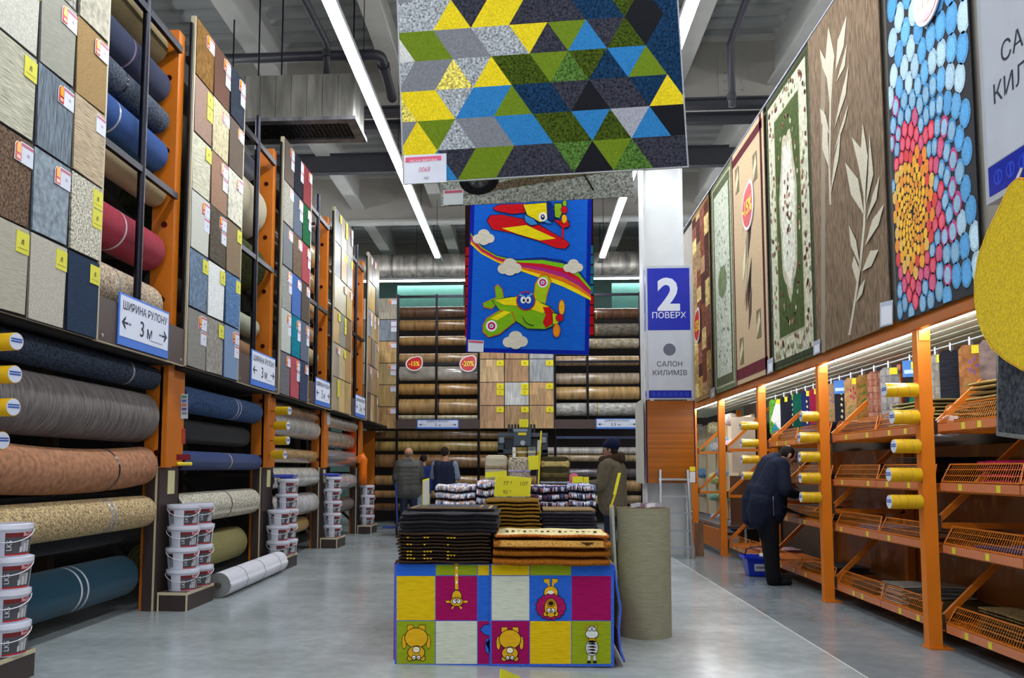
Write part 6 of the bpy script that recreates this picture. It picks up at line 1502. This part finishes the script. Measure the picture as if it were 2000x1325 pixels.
# shopping basket
bq = UZ(1492,1129,0); T = thing('shopping_basket','blue plastic shopping basket standing beside the bending man','basket',bq)
w0,w1,d0,d1,hb = .15,.19,.10,.14,.24
def bask(u,v,z): t = z/hb; return Vector((bq.x+u*(w0+(w1-w0)*t),bq.y+.2+v*(d0+(d1-d0)*t),z))
m = MB()
for (u0,v0),(u1,v1) in (((-1,-1),(1,-1)),((1,-1),(1,1)),((1,1),(-1,1)),((-1,1),(-1,-1))):
    m.add([bask(u0,v0,.005),bask(u1,v1,.005),bask(u1,v1,hb),bask(u0,v0,hb)],[(0,1,2,3)],'1230c0'); 
m.add([bask(-1,-1,.01),bask(1,-1,.01),bask(1,1,.01),bask(-1,1,.01)],[(0,1,2,3)],'0e2498').build('tub','gloss',T)
m = MB()
for (u0,v0),(u1,v1) in (((-1,-1),(1,-1)),((1,-1),(1,1)),((1,1),(-1,1)),((-1,1),(-1,-1))): m.beam(bask(u0*1.08,v0*1.08,hb),bask(u1*1.08,v1*1.08,hb),.03,.03,'1838d0')
m.build('rim','gloss',T)
m = MB().path([bask(-.95,0,hb),bask(-.8,0,hb+.1)+Vector((0,-.03,0)),bask(-.4,0,hb+.13)+Vector((0,-.04,0)),bask(.4,0,hb+.13)+Vector((0,-.04,0)),bask(.8,0,hb+.1)+Vector((0,-.03,0)),bask(.95,0,hb)],.009,6,'16161a').build('handle','gloss',T)
P5 = lambda u,z: bask(u,-1.0,z)+Vector((0,-.003,0))
MB().poly([P5(-.55,.07),P5(.6,.07),P5(.6,.16),P5(-.55,.16)],'d4d8e0').build('logo_label','paper',T)
m = MB()
for q in range(6): m.poly([P5(-.4+.14*q,.1)+Vector((0,-.002,0)),P5(-.32+.14*q,.1)+Vector((0,-.002,0)),P5(-.32+.14*q,.13)+Vector((0,-.002,0)),P5(-.4+.14*q,.13)+Vector((0,-.002,0))],'1a2a7a')
m.build('logo_print','paper',T,kind='stuff')
MB().obox(bask(.4,.2,hb-.02),(.12,.02,.03),(0,.1,.02),(0,0,.12),'c8d0c0').build('packet','wrap',label='pale packet standing in the blue basket',cat='packet',bevel=.01)
# --- man in grey puffer, back view ------------------------------
def standing(label, px, py, rz, jac, slv, trs, hair, bald=False, puffy=1.0, height=1.76, arms=None, vox=.012, mat='cloth', hood=None, headf=(0,1,.1), zfix=None, wide=1.0, skin=SK):
    b = UZ(px,py,0) if zfix is None else zfix; T, W_, s = person(label,b,rz,None,height); pr = []
    legs(pr,W_,s,trs,0,foot=((-.1,-.02),(.11,.03)),wide=1.05)
    for q in (-1,1):
        pr.append((W_((q*.08*wide,-.01,.9)),W_((q*.09*wide,0,1.1)),.125*s*puffy,.125*s*puffy,jac)); pr.append((W_((q*.09*wide,0,1.1)),W_((q*.11*wide,0,1.36)),.125*s*puffy,.12*s*puffy,jac))
        pr.append((W_((q*.1*wide,0,1.38)),W_((q*.16*wide,0,1.43)),.085*s*puffy,.075*s*puffy,jac))
        a,e,h = (arms or {-1:((-.21,0,1.42),(-.27,-.04,1.14),(-.24,.08,.92)),1:((.21,0,1.42),(.27,-.04,1.14),(.24,.08,.92))})[q]
        pr.append((W_((a[0]*wide,a[1],a[2])),W_(e),.07*s*puffy,.06*s*puffy,slv)); pr.append((W_(e),W_(h),.058*s*puffy,.043*s*puffy,slv))
        d = Vector(h)-Vector(e); hand(pr,W_,h,d,(0,.5,.5),skin,q,s,.5)
    pr.append((W_((0,0,.9)),W_((0,.0,1.38)),.12*s*puffy,.115*s*puffy,jac))
    if mat == 'puffer':
        for z_ in np.arange(.86,1.42,.085): pr.append((W_((-.12*wide,0,z_)),W_((.12*wide,0,z_)),.152*s,.152*s,jac))
    pr.append((W_((0,0,1.42)),W_((0,.01,1.55)),.06*s,.058*s,skin))
    if hood:
        for q in (-1,0,1): pr.append((W_((q*.08,-.06,1.47)),W_((q*.05,-.07,1.52)),.065*s,.05*s,hood))
    head(pr,W_,(0,.02,1.645),headf,(0,-.1,1),s,hair,bald,skin)
    ob = sculpt('body',pr,vox,mat,T); return T, W_, s
standing('bald man in a quilted grey puffer jacket seen from behind near the back rack',797,1043,.05,'4c4c48','37373a','1a2140','8a6a5c',True,1.22,1.78,mat='puffer',hood='555550',wide=1.05)
b = UZ(825,1030,0); standing('person in a blue jacket half hidden beside the puffer jacket man',826,1030,.3,'1c3068','1c3068','8a98a8','2a2220',False,1.0,1.68,vox=.014)
standing('shop worker in a navy vest with grey sleeves seen from behind',868,1052,-.25,'20263c','7a8498','22242c','2c221c',False,.98,1.78,arms={-1:((-.2,0,1.42),(-.27,.06,1.18),(-.2,.24,1.2)),1:((.2,0,1.42),(.25,.05,1.16),(.14,.26,1.22))})
# trolley wheel by the men
tq = UZ(776,1046,0); T = thing('hand_trolley','blue hand trolley with a black wheel beside the puffer jacket man','trolley',tq)
MB().tube((tq.x-.02,tq.y,.13),(tq.x+.02,tq.y,.13),.13,n=20,col='16161a').build('wheel','matte',T)
MB().tube((tq.x-.025,tq.y,.13),(tq.x+.025,tq.y,.13),.06,n=16,col='9aa0a8').build('hub','metal',T)
MB().beam((tq.x+.0,tq.y+.02,.13),(tq.x-.03,tq.y-.05,1.05),.035,.035,'24408c').build('shaft','paint',T)
MB().box(tq.x-.3,tq.x+.02,tq.y-.1,tq.y+.15,.14,.18,'24408c').build('toe_plate','paint',T)
# pink sleeved person behind the ornate bundle
standing('person in a pink jacket mostly hidden behind the black and gold bundle',1107,1066,.4,'c06070','c06070','3a3440','4a3428',False,1.0,1.5,vox=.014)
# --- person in a blue beret -------------------------------------
fb = UZ(1192,1112,0); T, W_, s = standing('person in a navy beret and olive coat with fur collar beside the rag rugs',1197,1112,1.25,'5c5444','5c5444','1c2234','3a2c24',False,1.5,1.72,arms={-1:((-.21,0,1.42),(-.27,.08,1.17),(-.16,.30,1.16)),1:((.21,0,1.42),(.27,.06,1.15),(.17,.28,1.08))},vox=.009,headf=(0,1,-.15),wide=1.05,skin='b58a76')
pr = []
for i in range(12):
    t = 2*math.pi*i/12; pr.append((W_((.135*math.cos(t),.0+.13*math.sin(t),1.50-.03*math.sin(t))),W_((.135*math.cos(t+.5),.0+.13*math.sin(t+.5),1.54-.03*math.sin(t))),.066*s,.06*s,'3a2c22'))
sculpt('fur_collar',pr,.010,'coir',T,3)
pr = [(W_((0,-.02,1.735)),W_((0,-.03,1.745)),.105*s,.1*s,'141c3c'),(W_((-.05,-.02,1.745)),W_((.05,-.02,1.745)),.09*s,.09*s,'141c3c'),(W_((0,.03,1.725)),W_((0,.05,1.72)),.08*s,.075*s,'141c3c')]
sculpt('beret',pr,.009,'cloth',T,3)
